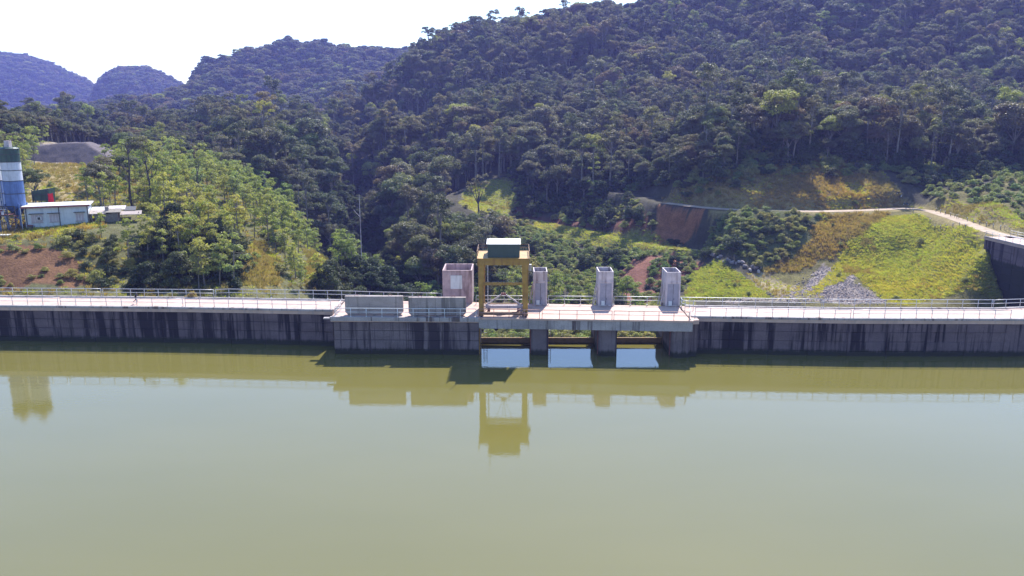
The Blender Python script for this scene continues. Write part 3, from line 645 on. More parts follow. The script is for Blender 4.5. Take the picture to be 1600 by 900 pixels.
mF = lambda p: PZ(p, fy_mid(p), ZD)[:2] + (0, -.12)
railing(seq(mF, 524, 744, 4), 'pale railing along the front of the intake block before the slabs', M['white'], G, sp=2.3)
railing([(mF(523)[0], mF(523)[1] + .5), (mF(523)[0], FL[-1][1] + .3)], 'short pale return railing at the outer corner of the intake block', M['white'], G, sp=1.2)
railing(seq(mF, 748, 843, 3), 'pale railing along the bridge edge below the crane', M['rail_red'], G, sp=2.2)
railing(seq(mF, 847, 956, 3), 'rusty red railing on the water edge of the bridge\'s middle span', M['rail_red'], G, sp=2.25)
railing(seq(mF, 959, 1076, 3), 'rusty red railing on the water edge of the bridge\'s end span', M['rail_red'], G, sp=2.25)
railing([(mF(1078)[0] + .05, mF(1078)[1] + .5), (mF(1078)[0] + .6, FR[0][1] + .2)], 'short pale return railing between bridge end and right wing', M['white'], G, sp=1.1)
bb = lambda p, y: PZ(p, y, ZD)[:2]
railing([bb(744, 475.5), bb(832, 476)], 'pale railing on the land edge behind the crane', M['rail'], G, sp=2.2)
railing([bb(857, 476), bb(932, 476.8)], 'pale railing between the two hoist towers nearest the crane', M['rail'], G, sp=2.2)
railing([bb(959, 476.8), bb(1037, 477.6)], 'pale railing between the middle hoist tower and the end tower', M['rail'], G, sp=2.2)
railing([bb(1064, 479), bb(1066, 484), bb(1083, 484.5)], 'short pale railing turning the corner beside the end tower', M['rail'], G, sp=1.3)
railing(seq(Rf, 1086, 1329), 'grey railing on the water edge of the right wing, next to the bridge', M['rail'], G, sp=2.3)
railing(seq(Rf, 1333, 1579), 'grey railing on the water edge of the right wing, below the grass mound', M['rail'], G, sp=2.3)
railing(offset(FRA[15:36], .05), 'grey railing on the water edge of the right wing where it leaves the picture', M['rail'], G, sp=2.3)
railing(back(Rf, 1064, 1306), 'grey railing on the land edge of the right wing, below the mossy bank', M['rail'], G)
railing(back(Rf, 1310, 1592), 'grey railing on the land edge of the right wing, below the grass mound', M['rail'], G)
railing(offset(FRA[15:36], DW), 'grey railing on the land edge of the right wing, before the dark far wall', M['rail'], G)
railing(offset(FRA[44:], DW - .1), 'pale railing on the inner edge of the far curved crest above the dark wall', M['rail'], G)
railing(offset(FRA[44:], .1), 'grey railing on the outer edge of the far curved crest', M['rail'], G)

# ------------------------------------------------------------------ plant prototypes
def leaf_cloud(clumps, per, size, rs, up=.35, flat=1.0):
    """clumps: (x,y,z,r). returns verts, quads of many small leaf faces"""
    V = []
    for (cx, cy, cz, r) in clumps:
        k = max(4, int(per * (r ** 1.6))); d = rs.normal(size=(k, 3)); d /= np.linalg.norm(d, axis=1)[:, None]
        d[:, 2] = np.where(d[:, 2] < -.25, -d[:, 2] * .6, d[:, 2])
        rad = r * (0.55 + .5 * rs.random(k) ** .6)[:, None]
        c = np.array((cx, cy, cz)) + d * rad * np.array((1, 1, .78 * flat))
        nrm = d * .8 + rs.normal(size=(k, 3)) * .55 + np.array((0, 0, up)); nrm /= np.linalg.norm(nrm, axis=1)[:, None]
        a = np.cross(nrm, rs.normal(size=(k, 3))); a /= np.linalg.norm(a, axis=1)[:, None]; b = np.cross(nrm, a)
        s = (size * (.6 + .8 * rs.random(k)))[:, None]
        V.append(np.stack([c - a * s * .75, c - b * s * .42 + nrm * s * .12, c + a * s * .75, c + b * s * .42 + nrm * s * .12], 1))
    V = np.concatenate(V); return V.reshape(-1, 3), np.arange(len(V) * 4).reshape(-1, 4)
def quick_mesh(name, V, F, mats, idx=None):
    me = bpy.data.meshes.new(name); me.vertices.add(len(V)); me.vertices.foreach_set('co', np.asarray(V, float).ravel())
    me.loops.add(F.size); me.loops.foreach_set('vertex_index', F.ravel()); me.polygons.add(len(F))
    me.polygons.foreach_set('loop_start', np.arange(0, F.size, F.shape[1])); me.update()
    for m in mats: me.materials.append(m)
    return me
def crown_clumps(kind, rs):
    if kind == 'broad':      # round rain-forest crown on a short stem
        h = rs.uniform(8.2, 9.6); R = rs.uniform(3.3, 4.2); out = []
        for i in range(24):
            a = rs.uniform(0, 6.283); e = rs.uniform(-.35, 1.0); rr = R * (.55 + .45 * rs.random()) * math.sqrt(max(.05, 1 - .75 * e * e))
            out.append((rr * math.cos(a), rr * math.sin(a), h + e * R * .72, rs.uniform(.95, 1.65)))
        return out + [(0, 0, h + R * .5, 1.8), (.6, .3, h - .4, 2.0)], h - R * .55, .26
    if kind == 'tall':       # bare stem, small irregular crown high up
        h = rs.uniform(15.5, 17.5); out = []
        for i in range(15):
            a = rs.uniform(0, 6.283); e = rs.uniform(-1.2, 1); rr = rs.uniform(.4, 3.0) * (1 - .25 * max(e, 0))
            out.append((rr * math.cos(a), rr * math.sin(a), h + e * 1.9, rs.uniform(.75, 1.35)))
        for i in range(4): a = rs.uniform(0, 6.283); out.append((1.2 * math.cos(a), 1.2 * math.sin(a), rs.uniform(9, 13), rs.uniform(.5, .8)))
        return out, h - 1.6, .24
    if kind == 'acacia':     # young airy tree, several tiers
        h = rs.uniform(4.8, 5.8); out = []
        for i in range(20):
            e = rs.uniform(-1, 1); a = rs.uniform(0, 6.283); rr = rs.uniform(.3, 2.1) * (1.0 - .55 * max(e, 0))
            out.append((rr * math.cos(a), rr * math.sin(a), h + e * 2.9, rs.uniform(.5, .9)))
        return out, h + 1.2, .11
    if kind == 'shrub':
        out = []
        for i in range(13):
            a = rs.uniform(0, 6.283); rr = rs.uniform(0, 1.5); out.append((rr * math.cos(a), rr * math.sin(a), rs.uniform(.3, 1.75) * (1 - .22 * rr), rs.uniform(.5, .85)))
        return out, .7, .06
    if kind == 'dense':      # big dark bush-like tree, leafy to the ground
        out = []
        for i in range(30):
            e = rs.uniform(0, 1); a = rs.uniform(0, 6.283); rr = 2.6 * math.sqrt(max(.04, 1 - e * e)) * (.6 + .4 * rs.random())
            out.append((rr * math.cos(a), rr * math.sin(a), .6 + e * 4.6, rs.uniform(.7, 1.15)))
        return out, 3.2, .16
def stem_mesh(clumps, zt, r, rs, m, kind):
    b = MB(); lean = rs.normal(size=2) * (.35 if kind != 'tall' else .5)
    path = [(lean[0] * t * t, lean[1] * t * t, -1.2 + (zt + 1.2) * t) for t in np.linspace(0, 1, 6)]
    b.tube(path, [r * (1.35 - .75 * t) for t in np.linspace(0, 1, 6)], 6)
    top = np.array(path[-1])
    for c in clumps[:7]:
        c = np.array(c[:3]); s = top * .85 + np.array((0, 0, -.05 * zt)); mid = (s + c) / 2 + rs.normal(size=3) * .25
        b.tube([s, mid, c], [r * .45, r * .28, r * .1], 5, cap=False)
    return b.mesh('trunk', m, smooth=True)
PROTO = {}
def proto(kind, k, per, size, leaf, bark, seed):
    rs = np.random.default_rng(seed + k * 13); cl, zt, r = crown_clumps(kind, rs)
    V, F = leaf_cloud(cl, per, size, rs); cm = quick_mesh('crown', V, F, [leaf]); tm = stem_mesh(cl, zt, r, rs, bark, kind)
    return tm, cm
for k in range(5): PROTO['broad', k] = proto('broad', k, 150, .26, M['forest'], M['bark'], 100)
for k in range(4): PROTO['tall', k] = proto('tall', k, 140, .25, M['forest'], M['bark'], 200)
for k in range(5): PROTO['acacia', k] = proto('acacia', k, 105, .22, M['spur'], M['bark'], 300)
for k in range(5): PROTO['shrub', k] = proto('shrub', k, 150, .2, M['shrub'], M['bark_dark'], 400)
for k in range(3): PROTO['dense', k] = proto('dense', k, 150, .22, M['darkleaf'], M['bark_dark'], 500)
for k in range(3): PROTO['darkshrub', k] = proto('shrub', k, 150, .2, M['darkleaf'], M['bark_dark'], 600)

# ------------------------------------------------------------------ where plants stand
def visible(x, y, h):
    """is the top of something h tall at x,y seen over the ground before it"""
    z = terrain_z(x, y) + h; ok = np.ones(len(x), bool)
    for t in np.linspace(.25, .985, 17):
        yy = y * t; xx = x * t; zz = H_CAM + (z - H_CAM) * t; ok &= ~((yy > 119) & (np.interp(yy * 0 + xx / np.maximum(yy, 1), [0], [0]) > -9) & (base_z(xx, np.maximum(yy, 119)) > zz + 1.5))
    return ok
def grid_pts(y0, y1, cell, u0=-.80, u1=.80, jit=.75, seed=1):
    rs = np.random.default_rng(seed); out = []
    for y in np.arange(y0, y1, cell):
        xs = np.arange(u0 * y, u1 * y, cell); out.append(np.stack([xs + rs.uniform(-.5, .5, len(xs)) * cell * jit, np.full(len(xs), y) + rs.uniform(-.5, .5, len(xs)) * cell * jit], 1))
    return np.concatenate(out)
SPUR = zone((230, 300), (250, 262), (330, 285), (420, 340), (510, 400), (592, 447), (560, 452), (440, 452), (372, 450), (300, 452), (235, 452), (230, 360))
SLOPE = zone((812, 345), (1090, 392), (1085, 425), (1050, 470), (930, 474), (760, 474), (780, 420))
BANK = zone((808, 300), (990, 305), (1035, 320), (1035, 382), (930, 360), (808, 332))
RSHR = zone((1085, 390), (1130, 335), (1285, 336), (1240, 395), (1190, 425), (1100, 405))
CUT = zone((125, 400), (60, 375), (150, 368), (235, 358), (300, 360), (380, 395), (372, 452), (132, 452))
def clear_of(x, y, extra=0):
    bad = zmask(x, y, OPEN) | (seg_dist(x, y, ROAD_UP) < 4.2 + extra) | (seg_dist(x, y, ROAD_LOW) < 2.6 + extra)
    bad |= in_poly(x, y, WET) | (seg_dist(x, y, np.array(FRA)) < DW + 3) | (seg_dist(x, y, BL) < 3.0) | ((x > -30) & (x < 30) & (y < 150))
    bad |= y < np.interp(x, back_line_x, back_line_y) + 2.5
    bad |= (x > -112) & (x < -72) & (y > 152) & (y < 174)          # site yard with the buildings
    bad |= (np.hypot(x + 141, y - 262) < 19)
    return ~bad
items = []          # kind, variant, x, y, z, scale, rot, area
def scatter(P, kinds, probs, smin, smax, area, seed, h):
    rs = np.random.default_rng(seed); x, y = P[:, 0], P[:, 1]; z = terrain_z(x, y)
    nv = {'broad': 5, 'tall': 4, 'acacia': 5, 'shrub': 5, 'dense': 3, 'darkshrub': 3}
    kk = rs.choice(len(kinds), len(P), p=probs)
    for i in range(len(P)):
        k = kinds[kk[i]]; big = 1.38 if (area == 'forest' and rs.random() < .07) else 1.0; items.append((k, int(rs.integers(nv[k])), x[i], y[i], z[i], big * rs.uniform(smin, smax), rs.uniform(0, 6.283), area))
def behind_road(x, y, back=10):
    r = np.array(ROAD_UP); o = np.argsort(r[:9, 0]); return ~((x > 40) & (y < np.interp(x, r[:9, 0][o], r[:9, 1][o]) + (np.interp(x, [45, 58, 68, 78, 105], [4.5, 7, 11, 25, 27]) if back > 5 else np.interp(x, [45, 68, 78], [back, back + 1, 17])))) & ~((x > 112) & (y < 235))
# near forest
P = grid_pts(205, 620, 5.0, seed=2); fx, fy = P[:, 0], P[:, 1]
m_ = clear_of(fx, fy, 1) & ~in_poly(fx, fy, SPUR) & ~in_poly(fx, fy, SLOPE) & ~in_poly(fx, fy, BANK) & ~in_poly(fx, fy, RSHR)
m_ &= ~((fx < -60) & (fy < 285) & (fx > -230) & (fx / fy < -.27)) & ~((fx > 8) & (fy < 250)) & behind_road(fx, fy) & ~((fx < -25) & (fy < 205))
# dark gap of the gorge
GORGE = [(-22, 150), (-30, 190), (-42, 240), (-55, 290), (-66, 340), (-78, 390)]
m_ &= seg_dist(fx, fy, GORGE) > 8
P = P[m_]; P = P[visible(P[:, 0], P[:, 1], 14)]
scatter(P, ['broad', 'tall'], [.78, .22], .55, 1.35, 'forest', 3, 12)
# spur with young trees
P = grid_pts(128, 275, 4.0, seed=4); x, y = P[:, 0], P[:, 1]; m_ = in_poly(x, y, SPUR) & clear_of(x, y); P = P[m_]
scatter(P, ['acacia', 'shrub'], [.62, .38], .65, 1.25, 'spur', 5, 6)
# yard edges and the slope behind it
P = grid_pts(170, 300, 4.6, seed=6); x, y = P[:, 0], P[:, 1]
m_ = (x / y < -.27) & clear_of(x, y) & ~in_poly(x, y, SPUR); P = P[m_]
scatter(P, ['acacia', 'shrub', 'broad'], [.62, .30, .08], .6, 1.1, 'yard', 7, 6)
# cut bank in front of the office
P = grid_pts(128, 160, 2.7, seed=8); x, y = P[:, 0], P[:, 1]; m_ = in_poly(x, y, CUT) & clear_of(x, y); P = P[m_]
d1 = P[:, 0] > -68
scatter(P[~d1], ['shrub', 'darkshrub', 'acacia'], [.66, .26, .08], .6, 1.1, 'bank', 9, 3)
scatter(P[d1], ['dense', 'shrub', 'acacia', 'darkshrub'], [.36, .2, .18, .26], .7, 1.15, 'hollow', 10, 5)
# slopes on the right
P = grid_pts(150, 372, 2.7, -.3, .6, seed=11); x, y = P[:, 0], P[:, 1]; cl = clear_of(x, y, .5)
scatter(P[in_poly(x, y, SLOPE) & cl & ~(zmask(x, y, ['redslope']) & (np.random.default_rng(8).random(len(x)) < .55))], ['shrub', 'darkshrub', 'dense'], [.88, .08, .04], .6, 1.15, 'lower', 12, 3)
rlw = np.array(ROAD_LOW); ryl = np.interp(x, rlw[:, 0], rlw[:, 1]); q = (x > rlw[0, 0] - 6) & (x < 52) & (y > ryl + 2.2) & (y < ryl + 50) & cl & ~in_poly(x, y, Zn['knoll']) & (np.random.default_rng(3).random(len(x)) < np.where(in_poly(x, y, Zn['redcut']), .42, .85))
scatter(P[q], ['shrub', 'dense', 'darkshrub'], [.6, .2, .20], .7, 1.3, 'between', 13, 3)
P = grid_pts(195, 262, 2.1, .1, .6, seed=25); x, y = P[:, 0], P[:, 1]; q = in_poly(x, y, RSHR) & clear_of(x, y, .3)
scatter(P[q], ['shrub', 'darkshrub', 'dense'], [.88, .09, .03], .6, 1.05, 'right', 14, 3)
# forest hem above the upper road: bushes
P = grid_pts(236, 320, 2.9, seed=15); x, y = P[:, 0], P[:, 1]; q = clear_of(x, y) & (x > 30) & behind_road(x, y, 3.6) & ~in_poly(x, y, BANK)
P = P[q]; scatter(P, ['shrub', 'darkshrub', 'dense'], [.6, .15, .25], .8, 1.5, 'hem', 16, 3)
P = grid_pts(192, 300, 3.4, seed=19); x, y = P[:, 0], P[:, 1]; q = clear_of(x, y) & (x / y > .44) & (x > 128) & (y > 200)
scatter(P[q], ['shrub', 'darkshrub'], [.8, .2], .5, 1.1, 'hem', 20, 3)
P = grid_pts(236, 285, 3.3, .15, .5, seed=35); x, y = P[:, 0], P[:, 1]; q = in_poly(x, y, Zn['verge']) & clear_of(x, y) & (np.random.default_rng(9).random(len(x)) < np.interp(x, [50, 72, 80], [.85, .7, .12]))
scatter(P[q], ['shrub', 'darkshrub'], [.85, .15], .35, .9, 'hem', 36, 3)
# gorge right bank undergrowth
P = grid_pts(190, 300, 4.2, seed=17); x, y = P[:, 0], P[:, 1]; q = clear_of(x, y) & (x > -45) & (x < 30) & ~in_poly(x, y, SLOPE) & ~in_poly(x, y, BANK) & (seg_dist(x, y, GORGE) > 5)
scatter(P[q], ['shrub', 'dense', 'darkshrub', 'acacia'], [.5, .12, .08, .30], .7, 1.3, 'gorge', 18, 3)
P = grid_pts(150, 420, 3.2, seed=23); x, y = P[:, 0], P[:, 1]; q = clear_of(x, y) & (seg_dist(x, y, GORGE) < 14) & (y > 165)
scatter(P[q], ['darkshrub', 'dense', 'shrub'], [.5, .35, .15], .7, 1.3, 'gorge', 24, 3)
# single shrubs on the mounds and knoll
rs = np.random.default_rng(21)
for k, cnt in (('mound', 16), ('leftgold', 4), ('leftgold2', 3), ('knoll', 6), ('terrace', 14), ('moss', 14), ('strip', 8), ('leftred', 70), ('plateau', 30), ('yard', 8), ('brown', 26)):
    z_ = Zn[k]; c = 0
    while c < cnt:
        a = rs.uniform(z_.min(0), z_.max(0))
        c += 1
        if in_poly(a[:1], a[1:], z_)[0] and seg_dist(a[:1], a[1:], ROAD_UP)[0] > 3 and not (-112 < a[0] < -66 and 152 < a[1] < 176):
            scatter(a[None], ['shrub'], [1], .28, .7, 'open ground', 500 + c, 2)
# valley floor seen under the bridge
P = grid_pts(150, 200, 3.0, seed=27); x, y = P[:, 0], P[:, 1]; q = (x > -24) & (x < 42) & (y > 152) & ~in_poly(x, y, SLOPE) & (np.random.default_rng(5).random(len(x)) < .75)
scatter(P[q], ['shrub'], [1], .8, 1.5, 'lower', 28, 3)
# keep the clearing, the roads and the sunny terrace open to the sun and the view
hh = {'broad': 12, 'tall': 18, 'acacia': 8, 'shrub': 2.4, 'dense': 5.5, 'darkshrub': 2.4}
tp = project([(i[2], i[3], i[4] + hh[i[0]] * i[5]) for i in items]); rl = np.array(ROAD_LOW); ru = np.array(ROAD_UP)
ty = np.array([i[3] for i in items]); txx = np.array([i[2] for i in items]); plx = project(rl)[:, 0]; pux = project(ru)[:, 0]
kn = (tp[:, 0] > 695) & (tp[:, 0] < 812) & (ty < Zn['knoll'][:, 1].max() + 1) & (tp[:, 1] < 330)
lo = (tp[:, 0] > 812) & (tp[:, 0] < 1100) & (ty < np.interp(tp[:, 0], plx, rl[:, 1]) - 1.5) & (tp[:, 1] < np.interp(tp[:, 0], [812, 860, 920, 980, 1040, 1100], [346, 356, 368, 382, 392, 396]))
up = (tp[:, 0] > 1000) & (tp[:, 0] < 1400) & (ty < np.interp(tp[:, 0], pux[:9], ru[:9, 1]) - 1.5) & (tp[:, 1] < np.interp(tp[:, 0], [1000, 1040, 1110, 1400], [310, 319, 328, 331]))
tz = Zn['terrace']; te = (np.array([i[0] in ('broad', 'tall', 'dense') for i in items])) & (txx > 72) & (seg_dist(txx, ty, np.vstack([tz, tz[:1]])) < 17) & (ty < 300)
nr = np.where((txx / ty < -.36) & (ty < 440), 0, seg_dist(txx, ty, ROAD_UP)); items = [i[:5] + (min(i[5], .78),) + i[6:] if (n_ < 24 and i[0] in ('broad', 'tall') and (i[2] > 40 or i[2] < -90)) else i for i, n_ in zip(items, nr)]
low_ = np.array(['shrub' in i[0] for i in items])
items = [i if not bad else i[:5] + (i[5] * .75,) + i[6:] for i, bad, small in zip(items, kn | lo | up | te, low_) if small or not bad]
N_ALL = len(items)

# individuals: those that show largest
it_xyz = np.array([(i[2], i[3], i[4]) for i in items]); hh = {'broad': 12, 'tall': 18, 'acacia': 8, 'shrub': 2.4, 'dense': 5.5, 'darkshrub': 2.4}
hgt = np.array([hh[i[0]] * i[5] for i in items]); pr = project(it_xyz + np.stack([hgt * 0, hgt * 0, hgt * .7], 1))
inview = (pr[:, 0] > 5) & (pr[:, 0] < 1595) & (pr[:, 1] > 0) & (pr[:, 1] < 468)
app = np.where(inview, hgt / pr[:, 2], 0); is_tree = np.array([i[0] in ('broad', 'tall', 'acacia', 'dense') for i in items])
def nearest_seen(mask, cnt):
    """largest in the picture, passing over those hidden behind others"""
    order = np.argsort(-app * mask); buf = np.full((113, 200), 1e9); keep = []
    by_depth = np.argsort(pr[:, 2]); shown = np.zeros(len(items))
    for i in by_depth:
        if not inview[i] : continue
        w = hgt[i] * F_PX / pr[i, 2]; hw = w * (.3 if is_tree[i] else .55)
        x0, x1 = int(max(0, (pr[i, 0] - hw) / 8)), int(min(199, (pr[i, 0] + hw) / 8)); y0, y1 = int(max(0, (pr[i, 1] - w * .35) / 8)), int(min(112, (pr[i, 1] + w * .3) / 8))
        sub = buf[y0:y1 + 1, x0:x1 + 1]; free = (sub > 1e8); shown[i] = free.sum(); sub[free] = pr[i, 2]
    return [i for i in np.argsort(-shown * mask)[:cnt] if shown[i] > 0 and mask[i]]
ind_tree = nearest_seen(is_tree & inview, 290); ind_shr = nearest_seen(~is_tree & inview, 230)
LOOK = {'broad': ('round-crowned tree', 'tree', 'forest_tree'), 'tall': ('tall bare-stemmed tree', 'tree', 'tall_tree'), 'acacia': ('airy light green young tree', 'tree', 'young_tree'),
        'dense': ('dense dark green leafy tree', 'tree', 'dense_tree'), 'shrub': ('light green shrub', 'shrub', 'shrub'), 'darkshrub': ('dark green shrub', 'shrub', 'dark_shrub')}
def area_of(i):
    k, a = items[i][0], items[i][7]; px, py, d = pr[i]
    if a == 'forest':
        if px < 545: return 'on the far wooded ridge' if d > 330 else 'just behind the spur'
        if px < 660: return 'beside the dark gorge'
        if px < 800: return 'between gorge and grassy knoll' if d < 330 else 'uphill from the grassy knoll'
        if px < 1040: return 'uphill from the bushy bank'
        if px < 1280: return 'at the shaded edge over the road'
        return 'above the grassy terrace'
    return {'spur': 'on the spur by the gorge', 'yard': 'around the gravel yard', 'bank': 'on the bank below the office', 'hollow': 'in the dark hollow',
            'lower': 'under the lower road', 'between': 'between the two roads', 'right': 'beside the brown grass', 'hem': 'along the forest hem',
            'gorge': 'across the gorge', 'open ground': 'on open ground'}[a]
def band(i):
    py = pr[i, 1]; return int(py // 45)
from collections import defaultdict
bins = defaultdict(list)
for i in ind_tree + ind_shr: bins[(items[i][0], area_of(i))].append(i)
def spawn(i, label, group):
    k, v, x, y, z, s, r, a = items[i]; tm, cm = PROTO[k, v]
    root = bpy.data.objects.new(LOOK[k][2], None); root.empty_display_size = .3; C.objects.link(root); root.location = (x, y, z - .1); root.rotation_euler = (0, 0, r); root.scale = (s, s, s)
    tag(root, label, LOOK[k][1], group)
    for nm, me_ in (('trunk' if is_tree[i] else 'stem', tm), ('crown' if is_tree[i] else 'foliage', cm)):
        o = bpy.data.objects.new(nm, me_); C.objects.link(o); o.parent = root
for (k, ar), L_ in bins.items():
    L_.sort(key=lambda i: pr[i, 0]); nb = math.ceil(len(L_) / 20)
    if nb > 1:                                         # split big sets by how far up the picture they stand
        L2 = sorted(L_, key=lambda i: -pr[i, 1]); parts = np.array_split(np.array(L2), nb)
    else: parts = [np.array(L_)]
    tier = [''] if nb == 1 else ['lowest row, ', 'upper row, '] if nb == 2 else ['lowest row, ', 'middle row, ', 'top row, '] if nb == 3 else ['lowest row, '] + [f'{ORD[q + 1]} row up, ' for q in range(nb - 1)]
    for tname, pp in zip(tier, parts):
        for j, i in enumerate(sorted(pp, key=lambda i: pr[i, 0])):
            spawn(i, f'{LOOK[k][0]} {ar}, {tname}{ORD[j]} from left', f'{LOOK[k][0]}s {ar}')
picked = set(ind_tree + ind_shr)

# ------------------------------------------------------------------ the masses: forest, undergrowth, grass (instances on points)
hidden = bpy.data.collections.new('plant prototypes')
def stock(objs, nm):
    c = bpy.data.collections.new(nm)
    for j, meshes in enumerate(objs):
        bmj = bmesh.new(); mats = []
        out = bpy.data.meshes.new(f'{nm}_{j:02d}'); Vs = []; Fs4 = []; Fs = []; mi = []; off = 0
        for q, me_ in enumerate(meshes):
            Vs += [tuple(v.co) for v in me_.vertices]; Fs += [tuple(a + off for a in p.vertices) for p in me_.polygons]; mi += [q] * len(me_.polygons); off += len(me_.vertices); mats.append(me_.materials[0])
        out.from_pydata(Vs, [], Fs); out.update()
        for mm in mats: out.materials.append(mm)
        out.polygons.foreach_set('material_index', mi); bmj.free()
        c.objects.link(bpy.data.objects.new(f'{nm}_{j:02d}', out))
    return c
def mass(name, pts_, idx, scl, rot, coll, label, cat, tilt=None):
    me_ = bpy.data.meshes.new(name); me_.vertices.add(len(pts_)); me_.vertices.foreach_set('co', np.asarray(pts_, float).ravel())
    a = me_.attributes.new('vi', 'INT', 'POINT'); a.data.foreach_set('value', np.asarray(idx, np.int32))
    a = me_.attributes.new('vs', 'FLOAT', 'POINT'); a.data.foreach_set('value', np.asarray(scl, np.float32))
    a = me_.attributes.new('vr', 'FLOAT_VECTOR', 'POINT'); R3 = np.zeros((len(pts_), 3), np.float32); R3[:, 2] = rot
    if tilt is not None: R3[:, :2] = tilt
    a.data.foreach_set('vector', R3.ravel())
    o = bpy.data.objects.new(name, me_); C.objects.link(o); tag(o, label, cat, kind='stuff')
    ng = bpy.data.node_groups.new(name, 'GeometryNodeTree'); ng.interface.new_socket('Geometry', in_out='INPUT', socket_type='NodeSocketGeometry'); ng.interface.new_socket('Geometry', in_out='OUTPUT', socket_type='NodeSocketGeometry')
    gi = ng.nodes.new('NodeGroupInput'); go = ng.nodes.new('NodeGroupOutput'); ip = ng.nodes.new('GeometryNodeInstanceOnPoints'); ci = ng.nodes.new('GeometryNodeCollectionInfo')
    ci.inputs['Collection'].default_value = coll; ci.inputs['Separate Children'].default_value = True; ci.inputs['Reset Children'].default_value = True
    def attr(nm, t):
        n_ = ng.nodes.new('GeometryNodeInputNamedAttribute'); n_.data_type = t; n_.inputs['Name'].default_value = nm; return n_.outputs[0]
    ng.links.new(gi.outputs[0], ip.inputs['Points']); ng.links.new(ci.outputs[0], ip.inputs['Instance']); ip.inputs['Pick Instance'].default_value = True
    ng.links.new(attr('vi', 'INT'), ip.inputs['Instance Index']); ng.links.new(attr('vr', 'FLOAT_VECTOR'), ip.inputs['Rotation']); ng.links.new(attr('vs', 'FLOAT'), ip.inputs['Scale'])
    ng.links.new(ip.outputs[0], go.inputs[0]); md = o.modifiers.new('scatter', 'NODES'); md.node_group = ng; return o
order = [('broad', k) for k in range(5)] + [('tall', k) for k in range(4)] + [('acacia', k) for k in range(5)] + [('dense', k) for k in range(3)] + [('shrub', k) for k in range(5)] + [('darkshrub', k) for k in range(3)]
near_stock = stock([PROTO[o_] for o_ in order], 'near_plant')
rest = [i for i in range(N_ALL) if i not in picked]
for nm, sel, lab, cat in (('forest', [i for i in rest if is_tree[i]], 'dense mixed forest filling the hillsides behind the separate trees', 'forest'),
                          ('undergrowth', [i for i in rest if not is_tree[i]], 'thick low bushes filling the gaps on the slopes', 'undergrowth')):
    mass(nm, [(items[i][2], items[i][3], items[i][4] - .1) for i in sel], [order.index((items[i][0], items[i][1])) for i in sel], [items[i][5] for i in sel], [items[i][6] for i in sel], near_stock, lab, cat)
# far forest, coarser leaves
FARP = []
for k in range(6): FARP.append(proto('broad', k, 46, .50, M['forest'], M['bark'], 700))
for k in range(2): FARP.append(proto('tall', k, 46, .48, M['forest'], M['bark'], 800))
far_stock = stock(FARP, 'far_tree')
P = np.concatenate([grid_pts(620, 1300, 6.6, -.74, .74, seed=31), grid_pts(1300, 2500, 10.0, -.74, .1, seed=32)])
P = P[visible(P[:, 0], P[:, 1], 16)]; rs = np.random.default_rng(33)
zf = terrain_z(P[:, 0], P[:, 1]); sf = rs.uniform(.6, 1.4, len(P)) * np.where(P[:, 1] > 1300, 1.5, 1.12)
mass('hillside_forest', np.stack([P[:, 0], P[:, 1], zf - .3], 1), np.where(rs.random(len(P)) < 2, rs.integers(0, 6, len(P)), rs.integers(6, 8, len(P))), sf, rs.uniform(0, 6.283, len(P)), far_stock, 'hazy forest cover on the distant mountain ridges', 'forest')
print('PLANTS', N_ALL, len(ind_tree), len(ind_shr), len(P))
# grass
def tuft(seed, m, h=.55, n_=26, spread=.45):
    rs = np.random.default_rng(seed); V = []
    for i in range(n_):
        a = rs.uniform(0, 6.283); r = spread * math.sqrt(rs.random()); b0 = np.array((r * math.cos(a), r * math.sin(a), -.05)); d = np.array((math.cos(a), math.sin(a), 0)) * rs.uniform(.05, .3) + np.array((0, 0, h * rs.uniform(.6, 1.1))); s = np.cross(d, rs.normal(size=3)); s *= .05 / np.linalg.norm(s)
        V.append([b0 - s, b0 + s, b0 + d + s * .3, b0 + d - s * .3])
    V = np.array(V).reshape(-1, 3); return quick_mesh('tuft', V, np.arange(len(V)).reshape(-1, 4), [m])
gst = stock([(tuft(1, M['grass'], .4),), (tuft(2, M['grass'], .42),), (tuft(3, M['grass_br']),), (tuft(4, M['grass_br'], .7),)], 'grass_tuft')
gp = []; gi_ = []; rs = np.random.default_rng(44)
for k, step, br in (('mound', .55, .12), ('terrace', .8, .5), ('verge', .75, .62), ('brown', .62, .85), ('moss', .6, .1), ('strip', .8, .2), ('knoll', .9, .2), ('leftgold', .6, .75), ('leftgold2', .6, .65), ('plateau', .8, .6), ('yard', 1.3, .8), ('tan', 1.2, .5)):
    z_ = Zn[k]; xs, ys = np.meshgrid(np.arange(z_[:, 0].min(), z_[:, 0].max(), step), np.arange(z_[:, 1].min(), z_[:, 1].max(), step)); xs = xs.ravel() + rs.uniform(-.5, .5, xs.size) * step; ys = ys.ravel() + rs.uniform(-.5, .5, ys.size) * step
    wx_, wy_ = wob(xs, ys, 4); q = in_poly(wx_, wy_, z_) & (seg_dist(xs, ys, ROAD_UP) > 2.4) & ~in_poly(xs, ys, WET) & (seg_dist(xs, ys, BRA) > 1) 
    xs, ys = xs[q], ys[q]; gp.append(np.stack([xs, ys, terrain_z(xs, ys)], 1)); bm_ = fbm(xs / 9, ys / 9, 91) * 1.6 + br + rs.normal(size=len(xs)) * .08 > .5
    gi_.append(np.where(bm_, rs.integers(2, 4, len(xs)), rs.integers(0, 2, len(xs))))
q = grid_pts(126, 270, 1.5, -.8, -.05, seed=47); q = q[(clear_of(q[:, 0], q[:, 1])) & (in_poly(q[:, 0], q[:, 1], SPUR) | in_poly(q[:, 0], q[:, 1], CUT) | (q[:, 0] / q[:, 1] < -.3))]
gp.append(np.stack([q[:, 0], q[:, 1], terrain_z(q[:, 0], q[:, 1])], 1)); gi_.append(rs.integers(0, 4, len(q)))
